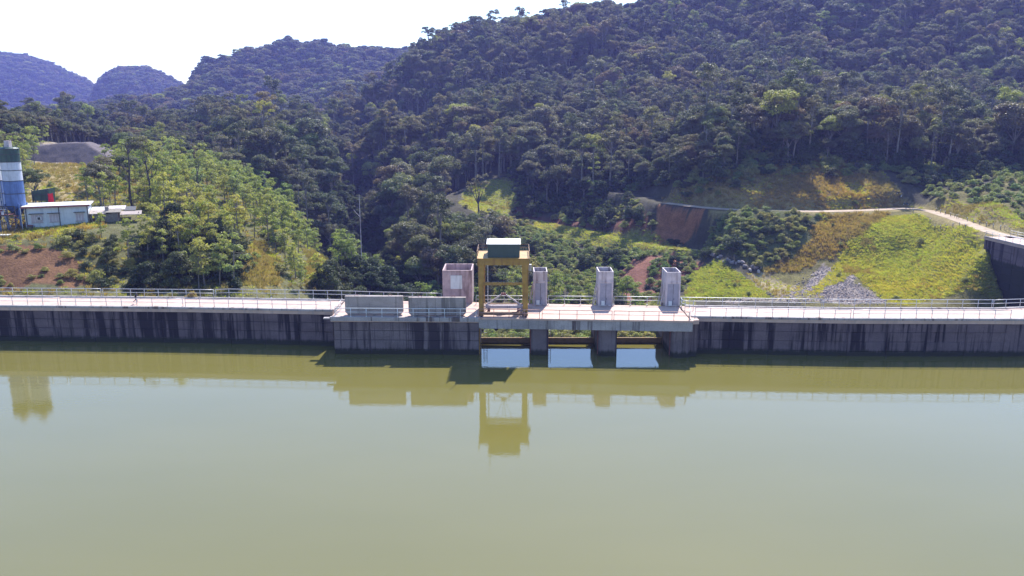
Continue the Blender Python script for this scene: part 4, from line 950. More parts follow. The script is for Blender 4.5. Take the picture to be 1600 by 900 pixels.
gp = np.concatenate(gp); gi_ = np.concatenate(gi_)
mass('grass', gp, gi_, rs.uniform(.55, 1.25, len(gp)), rs.uniform(0, 6.283, len(gp)), gst, 'yellow-green and dry brown grass on the open slopes', 'grass')
print('GRASS', len(gp))

# the air between: one even box of pale haze round the place
hz = MB().box((0, 1150, 130), (5200, 3900, 292)).build('haze', None); hz.data.materials.clear()
m = bpy.data.materials.new('haze air'); m.use_nodes = True; nt = m.node_tree; nt.nodes.clear()
ou = nt.nodes.new('ShaderNodeOutputMaterial'); pv = nt.nodes.new('ShaderNodeVolumePrincipled'); pv.inputs['Color'].default_value = (.34, .37, 1.0, 1); pv.inputs['Density'].default_value = .00016; pv.inputs['Anisotropy'].default_value = .3
nt.links.new(pv.outputs[0], ou.inputs['Volume']); hz.data.materials.append(m); tag(hz, 'thin bluish haze in the valley air', 'haze', kind='stuff')

# ------------------------------------------------------------------ gantry crane
cy0, cy1 = 112.75, 118.2
cl_, cr_ = PY(752, 460, cy0)[0], PY(821, 460, cy0)[0]
t = thing('gantry_crane', ((cl_ + cr_) / 2, (cy0 + cy1) / 2, ZD), 'weathered yellow gantry crane with dark green winch house standing on the dam', 'crane')
zt = 13.1
for y in (cy0, cy1):
    for x, s in ((cl_, 1), (cr_, -1)):
        b = MB(); b.add([(x - .34, y - .3, 6.3), (x + .34, y - .3, 6.3), (x + .34, y + .3, 6.3), (x - .34, y + .3, 6.3), (x - .43, y - .35, zt), (x + .43, y - .35, zt), (x + .43, y + .35, zt), (x - .43, y + .35, zt)],
              [(0, 3, 2, 1), (4, 5, 6, 7), (0, 1, 5, 4), (1, 2, 6, 5), (2, 3, 7, 6), (3, 0, 4, 7)]); b.build('leg', M['yellow'], t, .03)
    MB().box(((cl_ + cr_) / 2, y, zt + .45), (cr_ - cl_ + 1.0, .8, .9)).build('top_beam', M['yellow'], t, .03)
    if y == cy0: MB().box(((cl_ + cr_) / 2, y, 10.35), (cr_ - cl_ - .8, .36, .42)).build('cross_beam', M['yellow'], t, .02)
for x in (cl_, cr_):
    sill = MB().box((x, (cy0 + cy1) / 2, 6.05), (.7, cy1 - cy0 + 1.8, .5)).build('sill_beam', M['yellow_dk'], t, .03)
    for y in (cy0 - .55, cy0 + .25, cy1 - .25, cy1 + .55):
        MB().tube([(x - .12, y, 5.82), (x + .12, y, 5.82)], .26, 14).build('wheel', M['dark'], sill)
    MB().box((x, (cy0 + cy1) / 2, zt + .46), (.85, cy1 - cy0 - .82, .8)).build('end_beam', M['yellow'], t, .03)
    MB().bar((x, cy0, 6.6), (x, cy1, 10.3), .16).build('side_brace', M['yellow'], t)
    MB().bar((x, cy1, 6.6), (x, cy0, 10.3), .16).build('side_brace', M['yellow'], t)
MB().box(((cl_ + cr_) / 2, cy0, 5.95), (cr_ - cl_ - .72, .3, .4)).build('tie_beam', M['yellow_dk'], t)
MB().box(((cl_ + cr_) / 2, cy1, 5.95), (cr_ - cl_ - .72, .3, .4)).build('tie_beam', M['yellow_dk'], t)
# platforms beside the winch house with railings
hx0, hx1 = PY(762, 390, cy0 + .6)[0], PY(812, 390, cy0 + .6)[0]
MB().box(((cl_ + cr_) / 2, (cy0 + cy1) / 2, zt + .95), (cr_ - cl_ + 1.2, cy1 - cy0 + 1.0, .1)).build('platform', M['yellow'], t)
for x0, x1 in ((cl_ - .55, hx0 - .1), (hx1 + .1, cr_ + .55)):
    for y in (cy0 - .4, cy1 + .4):
        if y < cy0: continue
        for z in (1.0, .55): MB().bar((x0, y, zt + 1 + z), (x1, y, zt + 1 + z), .06).build('guard_rail', M['yellow_dk'], t)
    xo = x0 if x0 < hx0 - 1 and x1 < hx0 else x1
    for z in (1.0, .55): MB().bar((xo, cy0 - .4, zt + 1 + z), (xo, cy1 + .4, zt + 1 + z), .06).build('guard_rail', M['yellow_dk'], t)
    for y in np.linspace(cy0 - .4, cy1 + .4, 4): MB().bar((xo, y, zt + 1), (xo, y, zt + 2.02), .06).build('guard_post', M['yellow_dk'], t)
hy0, hy1 = cy0 + .25, cy1 - .3; hz0, hz1 = zt + 1.0, zt + 2.95
hs = MB().box(((hx0 + hx1) / 2, (hy0 + hy1) / 2, (hz0 + hz1) / 2), (hx1 - hx0, hy1 - hy0, hz1 - hz0)).build('winch_house', M['cabin'], t, .02)
for k in range(9):
    xx = hx0 + (hx1 - hx0) * (k + .5) / 9; MB().box((xx, hy0 - .02, (hz0 + hz1) / 2), (.06, .04, hz1 - hz0 - .1)).build('wall_rib', M['cabin'], hs)
rf = MB(); rf.add([(hx0 - .15, hy0 - .2, hz1 + .02), (hx1 + .15, hy0 - .2, hz1 + .02), (hx1 + .15, hy1 + .2, hz1 + .02), (hx0 - .15, hy1 + .2, hz1 + .02), (hx0 - .15, (hy0 + hy1) / 2, hz1 + .3), (hx1 + .15, (hy0 + hy1) / 2, hz1 + .3)],
       [(0, 1, 5, 4), (2, 3, 4, 5), (1, 2, 5), (3, 0, 4), (3, 2, 1, 0)]); rf.build('roof', M['sheet'], t)
MB().tube([(hx0 + .1, hy0 + .3, hz1), (hx0 + .1, hy0 + .3, hz1 + 3.1)], .04, 5).build('mast', M['dark'], t)
# access ladder on the left legs
lx = cl_ + .75
lad = MB()
for s in (0, .5): lad.bar((lx + s * .2, cy1 - .9 + s, 6.1), (lx + s * .2, cy1 - .9 + s, zt + 1), .07)
for k in range(16): lad.bar((lx, cy1 - .9, 6.3 + k * .45), (lx + .1, cy1 - .4, 6.3 + k * .45), .05)
lad.build('ladder', M['rail'], t)
for x in (cl_ + .9, cr_ - .9, (cl_ + cr_) / 2 - .5, (cl_ + cr_) / 2 + .5): MB().tube([(x, cy0 + 2.6, zt + .9), ((cl_ + cr_) / 2 + (x - (cl_ + cr_) / 2) * .12, 115.65, 8.6)], .025, 4).build('hoist_rope', M['dark'], t)
MB().box((cr_ + .62, cy0 + 1.2, zt - .6), (.5, .5, .9)).build('switch_box', M['rail'], t)
for z in np.linspace(zt - 5.5, zt + .6, 12): MB().bar((cr_ + .52, cy0 - .3, z), (cr_ + .52, cy0 + .3, z), .05).build('rung', M['yellow_dk'], t)
for yy in (cy0 - .3, cy0 + .3): MB().bar((cr_ + .52, yy, zt - 5.7), (cr_ + .52, yy, zt + .9), .05).build('ladder_rail', M['yellow_dk'], t)
tr = thing('crane_track', ((cl_ + cr_) / 2, 115.5, ZD), 'pair of steel crane rails laid across the deck under the gantry', 'crane track')
for x in (cl_, cr_): MB().box((x, (cy0 + cy1) / 2, ZD + .03), (.12, cy1 - cy0 + 3.0, .06)).build('rail', M['rust'], tr)
# lifting beam parked between the legs
xm = (cl_ + cr_) / 2; t = thing('lifting_beam', (xm, 115.6, ZD), 'rusty steel lifting beam with triangular frame parked between the crane legs', 'lifting beam')
w = 5.7
MB().add([(xm - w / 2, 115.4, 6.5), (xm - w / 2 + .25, 115.4, 6.05), (xm + w / 2 - .25, 115.4, 6.05), (xm + w / 2, 115.4, 6.5), (xm - w / 2, 115.9, 6.5), (xm - w / 2 + .25, 115.9, 6.05), (xm + w / 2 - .25, 115.9, 6.05), (xm + w / 2, 115.9, 6.5)],
         [(0, 1, 2, 3), (7, 6, 5, 4), (0, 4, 5, 1), (1, 5, 6, 2), (2, 6, 7, 3), (3, 7, 4, 0)]).build('beam', M['tower'], t)
for s in (-1, 1):
    MB().bar((xm + s * 2.6, 115.65, 6.5), (xm + s * .25, 115.65, 8.1), .2).build('frame_arm', M['tower'], t)
    MB().box((xm + s * 2.2, 115.65, 5.79), (.4, .8, .55)).build('support_foot', M['rust'], t)
MB().box((xm, 115.65, 8.15), (.7, .3, .35)).build('lifting_lug', M['rust'], t)
MB().tube([(xm - .16, 115.65, 8.3), (xm - .14, 115.65, 8.62), (xm + .14, 115.65, 8.62), (xm + .16, 115.65, 8.3)], .05, 6).build('shackle', M['dark'], t)

# ------------------------------------------------------------------ person running on the left wing
pf = PZ(213, 474.5, ZD); pr_ = thing('person', pf, 'person in dark clothes running along the left wing of the dam', 'person')
def skin(name, V, E, Rr, m, parent, sub=2):
    me_ = bpy.data.meshes.new(name); me_.from_pydata(V, E, []); me_.update(); o = bpy.data.objects.new(name, me_); C.objects.link(o); o.parent = parent
    md = o.modifiers.new('skin', 'SKIN'); md.use_smooth_shade = True
    for sv_, r in zip(me_.skin_vertices[0].data, Rr): sv_.radius = (r, r)
    me_.skin_vertices[0].data[0].use_root = True
    if sub: s_ = o.modifiers.new('sub', 'SUBSURF'); s_.levels = sub; s_.render_levels = sub
    me_.materials.append(m); return o
#         pelvis        waist        chest        neck base     neck         head c       head top
V = [(0, 0, .93), (.03, 0, 1.10), (.08, 0, 1.32), (.12, 0, 1.46), (.14, 0, 1.53), (.17, 0, 1.62), (.18, 0, 1.73),
     (.02, -.10, .88), (.24, -.11, .52), (.10, -.11, .10), (.22, -.11, .03),           # front leg planted forward
     (-.02, .10, .88), (-.16, .11, .50), (-.52, .12, .30), (-.58, .12, .20),           # rear leg kicked back
     (.10, -.19, 1.40), (-.06, -.25, 1.15), (.16, -.27, 1.04), (.23, -.26, 1.06),      # near arm
     (.10, .19, 1.40), (.22, .25, 1.16), (.42, .2, 1.24), (.48, .18, 1.28)]
E = [(0, 1), (1, 2), (2, 3), (3, 4), (4, 5), (5, 6), (0, 7), (7, 8), (8, 9), (9, 10), (0, 11), (11, 12), (12, 13), (13, 14), (3, 15), (15, 16), (16, 17), (17, 18), (3, 19), (19, 20), (20, 21), (21, 22)]
Rr = [.14, .125, .155, .10, .055, .10, .07, .095, .065, .042, .05, .095, .065, .042, .045, .06, .048, .035, .04, .06, .048, .035, .04]
skin('body', V, E, Rr, M['clothes'], pr_)
skin('hair', [(.15, 0, 1.68), (.17, 0, 1.75)], [(0, 1)], [.105, .08], M['hair'], pr_)
skin('face', [(.205, 0, 1.56), (.225, 0, 1.64), (.215, 0, 1.70)], [(0, 1), (1, 2)], [.055, .075, .05], M['skin'], pr_)
for s in (18, 22):
    c = np.array(V[s]); skin('hand', [tuple(c - (.03, 0, 0)), tuple(c + (.05, 0, .01)), tuple(c + (.09, 0, -.02))], [(0, 1), (1, 2)], [.032, .04, .025], M['skin'], pr_)

# ------------------------------------------------------------------ silos
sx, sy_ = PY(10.5, 285, 158.0)[0], 160.0
zg = float(terrain_z(np.array([sx]), np.array([158.]))[0]); R_ = 1.78
def silo(x, y, label, zt_):
    t = thing('cement_silo', (x, y, zg), label, 'silo', 'cement silos')
    zc = 16.1; bands = [(zc, zc + 2.5, 'silo_blue'), (zc + 2.5, zc + 5.0, 'silo_blue'), (zc + 5.0, zc + 7.05, 'silo_white'), (zc + 7.05, zc + 8.7, 'silo_white'), (zc + 8.7, zc + 10.2, 'silo_green'), (zc + 10.2, zt_, 'silo_green')]
    for a, b, m in bands: MB().lathe((x, y), [(R_, a + .002), (R_, b)], 28).build('shell_ring', M[m], t, smooth=False)
    for a, b, m in bands[1:] + [(zt_, 0, 0)]: MB().lathe((x, y), [(R_ + .07, a - .06), (R_ + .07, a + .06)], 28).build('hoop', M['dark'], t)
    MB().lathe((x, y), [(.25, zc - 2.6), (R_, zc)], 24).build('cone', M['silo_blue'], t)
    top = MB().lathe((x, y), [(R_, zt_ + .06), (R_ * .8, zt_ + .3), (.2, zt_ + .42)], 24).build('roof', M['silo_green'], t)
    MB().box((x + .1, y - .2, zt_ + .95), (.95, .95, 1.25)).build('filter_box', M['tower'], top)
    for a in range(12):
        an = a / 12 * 6.283; MB().bar((x + R_ * .9 * math.cos(an), y + R_ * .9 * math.sin(an), zt_ + .1), (x + R_ * .9 * math.cos(an), y + R_ * .9 * math.sin(an), zt_ + .75), .05).build('guard_post', M['dark'], top)
    for dx in (-1.35, 1.35):
        for dy in (-1.35, 1.35): MB().bar((x + dx, y + dy, zg - .8), (x + dx, y + dy, zc + .5), .26).build('leg', M['silo_blue'], t)
    for z0, z1 in ((zg + .3, zg + 2.2), (zg + 2.2, zc - .2)):
        for dy in (-1.35, 1.35):
            MB().bar((x - 1.35, y + dy, z0), (x + 1.35, y + dy, z1), .12).build('brace', M['dark'], t); MB().bar((x + 1.35, y + dy, z0), (x - 1.35, y + dy, z1), .12).build('brace', M['dark'], t)
    for dy in (-1.35, 1.35): MB().bar((x - 1.35, y + dy, zg + 2.2), (x + 1.35, y + dy, zg + 2.2), .16).build('leg_tie', M['silo_blue'], t)
    return t
silo(sx, sy_, 'blue, white and green banded cement silo standing next to the site office', 27.3)
silo(sx - 4.2, sy_, 'blue, white and green banded cement silo cut by the picture edge', 27.6)
t = thing('caged_ladder', (sx - 2.1, sy_ - 1.2, zg), 'pale caged steel ladder rising between the two silos', 'ladder')
for s in (-.22, .22): MB().bar((sx - 2.1 + s, sy_ - 1.2, zg - .3), (sx - 2.1 + s, sy_ - 1.2, 28.3), .07).build('stringer', M['white'], t)
rung = MB().bar((-.22, 0, 0), (.22, 0, 0), .05).mesh('rung', M['white'])
for k in range(34): place('rung', rung, t, (sx - 2.1, sy_ - 1.2, zg + .4 + k * .47))
hoop = MB().tube([(.38 * math.cos(a), -.38 + .38 * math.sin(a) - .0, 0) for a in np.linspace(0, -math.pi, 9)], .03, 4).mesh('cage_hoop', M['white'])
for k in range(14): place('cage_hoop', hoop, t, (sx - 2.1, sy_ - 1.1, zg + 3 + k * .95))
# weighing frame and screw conveyor under the silos
t = thing('mixing_plant', (sx - 1.5, sy_ - 3.4, zg), 'cluttered steel batching frame with stairs in front of the silo legs', 'batching plant')
fx0, fx1, fy0, fy1 = sx - 3.9, sx + 1.2, sy_ - 5.0, sy_ - 2.6
for x in np.linspace(fx0, fx1, 4):
    for y in (fy0, fy1): MB().bar((x, y, zg - .9), (x, y, zg + 4.6), .16).build('post', M['silo_blue'] if x < fx1 - 1 else M['dark'], t)
for z in (1.5, 3.1, 4.6):
    for y in (fy0, fy1): MB().bar((fx0, y, zg + z), (fx1, y, zg + z), .15).build('cross_beam', M['dark'], t)
MB().box(((fx0 + fx1) / 2, (fy0 + fy1) / 2, zg + 3.22), (fx1 - fx0, fy1 - fy0, .08)).build('platform', M['rust'], t)
MB().lathe((sx - 1.9, sy_ - 3.8), [(.3, zg + 1.3), (.95, zg + 2.4), (.95, zg + 3.1)], 14).build('hopper', M['dark'], t)
MB().tube([(sx + .3, sy_ - 3.2, zg + .4), (sx - 2.2, sy_ - 1.0, zg + 3.4)], .22, 10).build('screw_conveyor', M['silo_white'], t)
for k in range(7): MB().box((sx + 1.75, sy_ - 5.1 + k * .3, zg + .3 + k * .42), (.9, .28, .06)).build('stair_tread', M['rust'], t)
for s in (-.5, .5): MB().bar((sx + 1.75 + s, sy_ - 5.3, zg - .2), (sx + 1.75 + s, sy_ - 3.0, zg + 3.0), .1).build('stair_stringer', M['wood'], t)
for q in range(8): MB().box((fx0 + .5 + q * .62, fy0 - .1 + (q % 3) * .3, zg + 3.55 + (q % 2) * .2), (.34, .3, .5 + .2 * (q % 3))).build('motor_box', [M['silo_white'], M['dark'], M['rust']][q % 3], t)
for z in (3.9, 4.3): MB().bar((fx0, fy0 - .05, zg + z), (fx1, fy0 - .05, zg + z), .05).build('hand_rail', M['silo_white'], t)
t = thing('concrete_trough', (PZ(5, 371, 11)[0], PZ(5, 371, 11)[1], 10.8), 'low grey trough with white rim at the picture edge below the silos', 'trough')
c = WLOC[t.name]; MB().box((c[0] - 1, c[1], c[2] + .25), (4.6, 1.1, .9)).build('tub', M['rock_dark'], t); MB().box((c[0] - 1, c[1] - .1, c[2] + .74), (4.8, 1.2, .1)).build('rim', M['white'], t)

# ------------------------------------------------------------------ site office
A = PZ(41.5, 358, 11.7); B = PZ(140.5, 353.5, 11.7); rz = heading(A, B); L = np.linalg.norm((B - A)[:2]); ex = np.array((math.cos(rz), math.sin(rz), 0)); ey = np.array((-math.sin(rz), math.cos(rz), 0)); ez = np.array((0, 0, 1.0))
def Q_(u, v, w): return A + ex * u + ey * v + ez * w
oh = 4.25; dp = 6.4
t = thing('site_office', Q_(L / 2, dp / 2, 0), 'pale blue single-storey site office with light flat roof beside the silos', 'building')
def lbox(u0, u1, v0, v1, w0, w1): 
    b = MB(); P_ = [Q_(u, v, w) for w in (w0, w1) for u, v in ((u0, v0), (u1, v0), (u1, v1), (u0, v1))]
    return b.add(P_, [(0, 3, 2, 1), (4, 5, 6, 7), (0, 1, 5, 4), (1, 2, 6, 5), (2, 3, 7, 6), (3, 0, 4, 7)])
lbox(0, L, 0, dp, -1.2, oh).build('wall', M['bluewall'], t)
lbox(-.02, L + .02, -.03, dp + .03, -1.2, .18).build('plinth', M['slab'], t)
lbox(-.45, L + .45, -.6, dp + .5, oh + .01, oh + .2).build('roof', M['sheet'], t)
lbox(-.45, L + .45, -.66, -.61, oh - .12, oh + .22).build('fascia', M['rust'], t)
for u in (.25, L * .535, L - .12): lbox(u - .07, u + .07, -.16, -.04, -.8, oh - .13).build('drainpipe', M['dark'], t)
lbox(-.62, -.5, -.5, -.38, -.9, oh).build('corner_post', M['silo_white'], t)
for u0, u1, dw in ((.09, .27, 0), (.375, .525, 0), (.79, .925, .0)):
    f = lbox(L * u0, L * u1, -.05, .02, oh * .28, oh * .64).build('window', M['glass'], t)
    for k in range(4): 
        uu = L * (u0 + (u1 - u0) * k / 3); lbox(uu - .03, uu + .03, -.08, -.055, oh * .28, oh * .64).build('mullion', M['white'], f)
    lbox(L * u0 - .06, L * u1 + .06, -.09, -.053, oh * .28 - .09, oh * .28 - .005).build('sill', M['slab'], f)
    lbox(L * u0 - .25, L * u1 + .25, -.75, -.02, oh * .69, oh * .69 + .09).build('awning', M['dark'], t)
ac = lbox(L * .185, L * .255, -.5, -.09, oh * .40, oh * .56).build('air_conditioner', M['white'], t)
lbox(L * .195, L * .24, -.53, -.505, oh * .42, oh * .54).build('fan_grille', M['dark'], ac)
t = thing('storage_bin', Q_(.9, -.6, 0), 'small dark bin at the corner of the site office', 'bin'); lbox(.35, 1.25, -.95, -.25, -.4, .75).build('tub', M['dark'], t); lbox(.3, 1.3, -1.0, -.2, .76, .86).build('lid', M['rust'], t)
# shed beside it
t = thing('tin_shed', Q_(L + 3, 2, 0), 'ramshackle grey board shed with patched tin roof right of the site office', 'shed')
bd = 0
for u in np.arange(L + 1.1, L + 5.2, .42): lbox(u, u + .40, -.3 + .03 * (bd % 2), -.22 + .03 * (bd % 2), -.9, 2.5 + .1 * math.sin(bd)).build('board', M['wood'], t); bd += 1
for v in np.arange(-.3, 3.6, .45): lbox(L + 5.3, L + 5.38, v, v + .43, -.9, 2.45).build('board', M['brick'] if bd % 3 else M['wood'], t); bd += 1
lbox(L + 1.1, L + 5.25, -.1, 3.4, -.9, 2.3).build('inner_wall', M['tower_in'], t)
for u in (L + .5, L + 5.6, L + 9.2):
    for v in (-.4, 4.4): lbox(u, u + .14, v, v + .14, -1.2, 2.6).build('post', M['wood'], t)
k = 0
for u0, u1, v0, v1, w, m in ((.2, 3.2, -.9, 2.2, 2.72, 'slab'), (2.9, 6.0, -.7, 2.4, 2.86, 'wood'), (.2, 3.6, 2.0, 5.6, 3.0, 'sheet'), (3.4, 6.6, 2.1, 5.6, 3.12, 'tower'), (6.4, 8.6, 1.6, 5.2, 2.9, 'dark'), (5.8, 9.8, -1.2, 1.8, 2.35, 'slab')):
    P_ = [Q_(L + u0, v0, w - .18), Q_(L + u1, v0, w - .22), Q_(L + u1, v1, w + .22), Q_(L + u0, v1, w + .25)]; P2 = [p + np.array((0, 0, .06)) for p in P_]
    MB().add(P_ + P2, [(0, 3, 2, 1), (4, 5, 6, 7), (0, 1, 5, 4), (1, 2, 6, 5), (2, 3, 7, 6), (3, 0, 4, 7)]).build('roof_sheet', M[m], t)
t = thing('water_drum', Q_(L + 2.4, .6, 2.9), 'small grey drum lying on the shed roof', 'drum'); MB().lathe(Q_(L + 3.3, .9, 0)[:2], [(.38, Q_(0, 0, 2.95)[2]), (.38, Q_(0, 0, 3.75)[2])], 14).build('shell', M['slab'], t); MB().lathe(Q_(L + 3.3, .9, 0)[:2], [(.41, Q_(0, 0, 3.3)[2]), (.41, Q_(0, 0, 3.36)[2])], 14).build('rib', M['dark'], t)
# green loader/hopper behind the office
c = PY(67, 300, 172.); zg2 = float(terrain_z(c[:1], c[1:2])[0]); t = thing('green_hopper', (c[0], c[1], zg2), 'dark green steel hopper on a frame behind the office roof', 'hopper')
top = H_CAM + ray(67, 294)[2] / ray(67, 294)[1] * 172
MB().add([(c[0] - 1.9, c[1] - 1, top - 2.6), (c[0] + 1.9, c[1] - 1, top - 2.6), (c[0] + 1.9, c[1] + 1, top - 2.6), (c[0] - 1.9, c[1] + 1, top - 2.6), (c[0] - 1.6, c[1] - 1.2, top - .5), (c[0] + 1.9, c[1] - 1.2, top), (c[0] + 1.9, c[1] + 1.2, top), (c[0] - 1.6, c[1] + 1.2, top - .5)],
         [(0, 3, 2, 1), (4, 5, 6, 7), (0, 1, 5, 4), (1, 2, 6, 5), (2, 3, 7, 6), (3, 0, 4, 7)]).build('tank', M['silo_green'], t)
for x in (-1.7, 0, 1.7):
    MB().bar((c[0] + x, c[1] - 1.1, zg2 - .5), (c[0] + x, c[1] - 1.1, top - .3), .16).build('post', M['silo_green'], t); MB().bar((c[0] + x, c[1] + 1.1, zg2 - .5), (c[0] + x, c[1] + 1.1, top - .3), .16).build('post', M['silo_green'], t)
MB().bar((c[0] - 1.8, c[1] - 1.22, top - 1.3), (c[0] + 1.8, c[1] - 1.22, top - 1.3), .12).build('stiffener', M['dark'], t)
d = PY(79, 310, 170.); t = thing('red_banner', (d[0], d[1], d[2] - 1.5), 'bright red cloth banner on a pole behind the office roof', 'banner')
V = []; F_ = []
for i in range(7):
    for j in range(6): V.append((d[0] - .55 + i * .19, d[1] + .12 * math.sin(i * 1.3 + j * .5), d[2] - .9 + j * .38 + (.15 if i > 4 else 0)))
for i in range(6):
    for j in range(5): F_.append((i * 6 + j, (i + 1) * 6 + j, (i + 1) * 6 + j + 1, i * 6 + j + 1))
o = MB().add(V, F_).build('cloth', M['red'], t); sd = o.modifiers.new('t', 'SOLIDIFY'); sd.thickness = .03
MB().bar((d[0] - .6, d[1], zg2 - .5), (d[0] - .6, d[1], d[2] + 1.2), .07).build('pole', M['dark'], t)

# ------------------------------------------------------------------ gravel heap: a rough cone ridge of loose stone
gx_, gy_ = -141.0, 262.0; n1, n2 = 90, 44; V = []; F_ = []
zb = float(terrain_z(np.array([gx_]), np.array([gy_ - 6]))[0])
for j in range(n2):
    for i in range(n1):
        u = i / (n1 - 1) * 2 - 1; v = j / (n2 - 1) * 2 - 1; x = gx_ + u * 20.5 + 1.5; y = gy_ + v * 11
        ridge = np.interp(u, [-1, -.62, -.2, .16, .5, 1], [.0, .86, .97, 1.0, .6, 0])
        h = 8.0 * max(0, min(ridge, 1.18 - abs(v) * 1.2 if abs(v) > .15 else 1)) - .8
        h = min(h, 8.0 * (1.08 - abs(v) * 1.12)) + float(fbm(np.array([x / 2.2]), np.array([y / 2.2]), 5)[0]) * .7
        V.append((x, y, max(zb - 1.5, zb + h - 1.0)))
for j in range(n2 - 1):
    for i in range(n1 - 1): F_.append((j * n1 + i, j * n1 + i + 1, (j + 1) * n1 + i + 1, (j + 1) * n1 + i))
o = MB().add(V, F_).build('gravel_heap', M['gravel'], None, smooth=True); tag(o, 'large dark grey heap of crushed stone on the hillside above the office', 'gravel heap')

# ------------------------------------------------------------------ rocks
rockm = []
for k in range(5):
    b = bmesh.new(); bmesh.ops.create_icosphere(b, subdivisions=2, radius=.5); rs = np.random.default_rng(900 + k); sc_ = rs.uniform(.6, 1.2, 3)
    pl = [(lambda v_: v_ / np.linalg.norm(v_))(rs.normal(size=3)) for _ in range(7)]
    for v_ in b.verts:
        p = np.array(v_.co)
        for n_ in pl:
            e_ = p @ n_ - .33
            if e_ > 0: p = p - n_ * e_
        v_.co = p * sc_
    for mm, nm in ((M['rock'], 'pale'), (M['rock_dark'], 'dark')):
        me_ = bpy.data.meshes.new('rock'); b.to_mesh(me_); me_.materials.append(mm); rockm.append(me_)
    b.free()
rst = stock([(r_,) for r_ in rockm], 'rock_piece'); rs = np.random.default_rng(71); pp = []
for k, cnt in (('rubble', 3600), ('tan', 60), ('moss', 40), ('redslope', 60)):
    z_ = Zn[k]; a = rs.uniform(z_.min(0), z_.max(0), (cnt * 3, 2)); a = a[in_poly(a[:, 0], a[:, 1], z_)][:cnt]; pp.append(a)
pp = np.concatenate(pp); pp = pp + rs.normal(size=pp.shape) * np.where(rs.random((len(pp), 1)) < .35, 3.2, .8); q = (seg_dist(pp[:, 0], pp[:, 1], BRA) > 1) & ~in_poly(pp[:, 0], pp[:, 1], WET); pp = pp[q]
mass('rubble', np.stack([pp[:, 0], pp[:, 1], terrain_z(pp[:, 0], pp[:, 1]) + .05], 1), rs.integers(0, 10, len(pp)), rs.uniform(.10, .34, len(pp)) * np.where(rs.random(len(pp)) < .04, 2.2, 1), rs.uniform(0, 6.28, len(pp)), rst, 'broken pale stone strewn along the foot of the mound', 'rubble', rs.uniform(-.6, .6, (len(pp), 2)))
rs = np.random.default_rng(72); bould = []
for px, py in [(1112 + i * 4.6 + rs.uniform(-2, 2), 402 + i * 1.35 + rs.uniform(-4, 4)) for i in range(18)]:
    h_ = hit(px, py); s = rs.uniform(1.0, 1.9); bould.append((px, h_, s))
for j, (px, h_, s) in enumerate(sorted(bould, key=lambda q: q[0])):
    zz = float(terrain_z(h_[:1], h_[1:2])[0])
    o = place('boulder', rockm[int(rs.integers(5)) * 2 + int(rs.random() < .5)], None, (h_[0], h_[1], zz + .15), 0, (s, s, s * .8), (rs.uniform(-.4, .4), rs.uniform(-.4, .4), rs.uniform(0, 6)))
    tag(o, f'grey boulder in the rock row above the mossy bank, {ORD[j]} from left', 'boulder', 'boulders above the mossy bank')

# ------------------------------------------------------------------ posts along the upper road, motorbikes
postm = MB().tube([(0, 0, -.3), (0, 0, .95)], .09, 7).mesh('shaft', M['wood'], smooth=True); capm = MB().lathe((0, 0), [(.10, .95), (.10, 1.08), (.03, 1.14)], 8).mesh('cap', M['white'])
low = [(940, 190), (975, 205), (1043, 218), (1075, 230), (1107, 238), (1140, 248), (1178, 260), (1215, 272), (1250, 285)]
upr = [(1075, 188), (1102, 197), (1130, 205), (1162, 216), (1200, 227), (1262, 245), (1298, 256), (1335, 266), (1375, 277), (1415, 290), (1458, 302)]
for row, nm in ((low, 'mound side'), (upr, 'hill side')):
    for j, (a, b_) in enumerate(row):
        p = PZ(1180 + a / 3.81, 280 + (b_ + 6) / 3.81, 5.45); zz = float(terrain_z(p[:1], p[1:2])[0])
        t = thing('guard_post', (p[0], p[1], zz), f'short roadside post on the {nm} of the crest road, {ORD[j]} from left', 'post', f'roadside posts on the {nm}')
        place('shaft', postm, t, (p[0], p[1], zz)); place('cap', capm, t, (p[0], p[1], zz))
ends = [PZ(1180 + a / 3.81, 280 + (b_ + 6) / 3.81, 5.45) for a, b_ in ((1480, 306), (1600, 345))]
railing([e_[:2] for e_ in ends], 'low wooden fence on the hill side of the crest road near the picture edge', M['wood'], 'roadside fences', h=1.1, sp=2.6, z=lambda x, y: float(terrain_z(np.array([x]), np.array([y]))[0]), name='roadside_fence', foot=False)
ends = [PZ(1180 + a / 3.81, 280 + (b_ + 6) / 3.81, 5.45) for a, b_ in ((1162, 216), (1262, 245))]
railing([e_[:2] for e_ in ends], 'low wooden fence on the hill side of the crest road between roadside posts', M['wood'], 'roadside fences', h=1.0, sp=2.6, z=lambda x, y: float(terrain_z(np.array([x]), np.array([y]))[0]), name='roadside_fence', foot=False)
def torus(b, c, R0, r0, n_=16):
    b.tube([(c[0] + R0 * math.cos(a), c[1], c[2] + R0 * math.sin(a)) for a in np.linspace(0, 6.2832, n_ + 1)], r0, 6, cap=False); return b
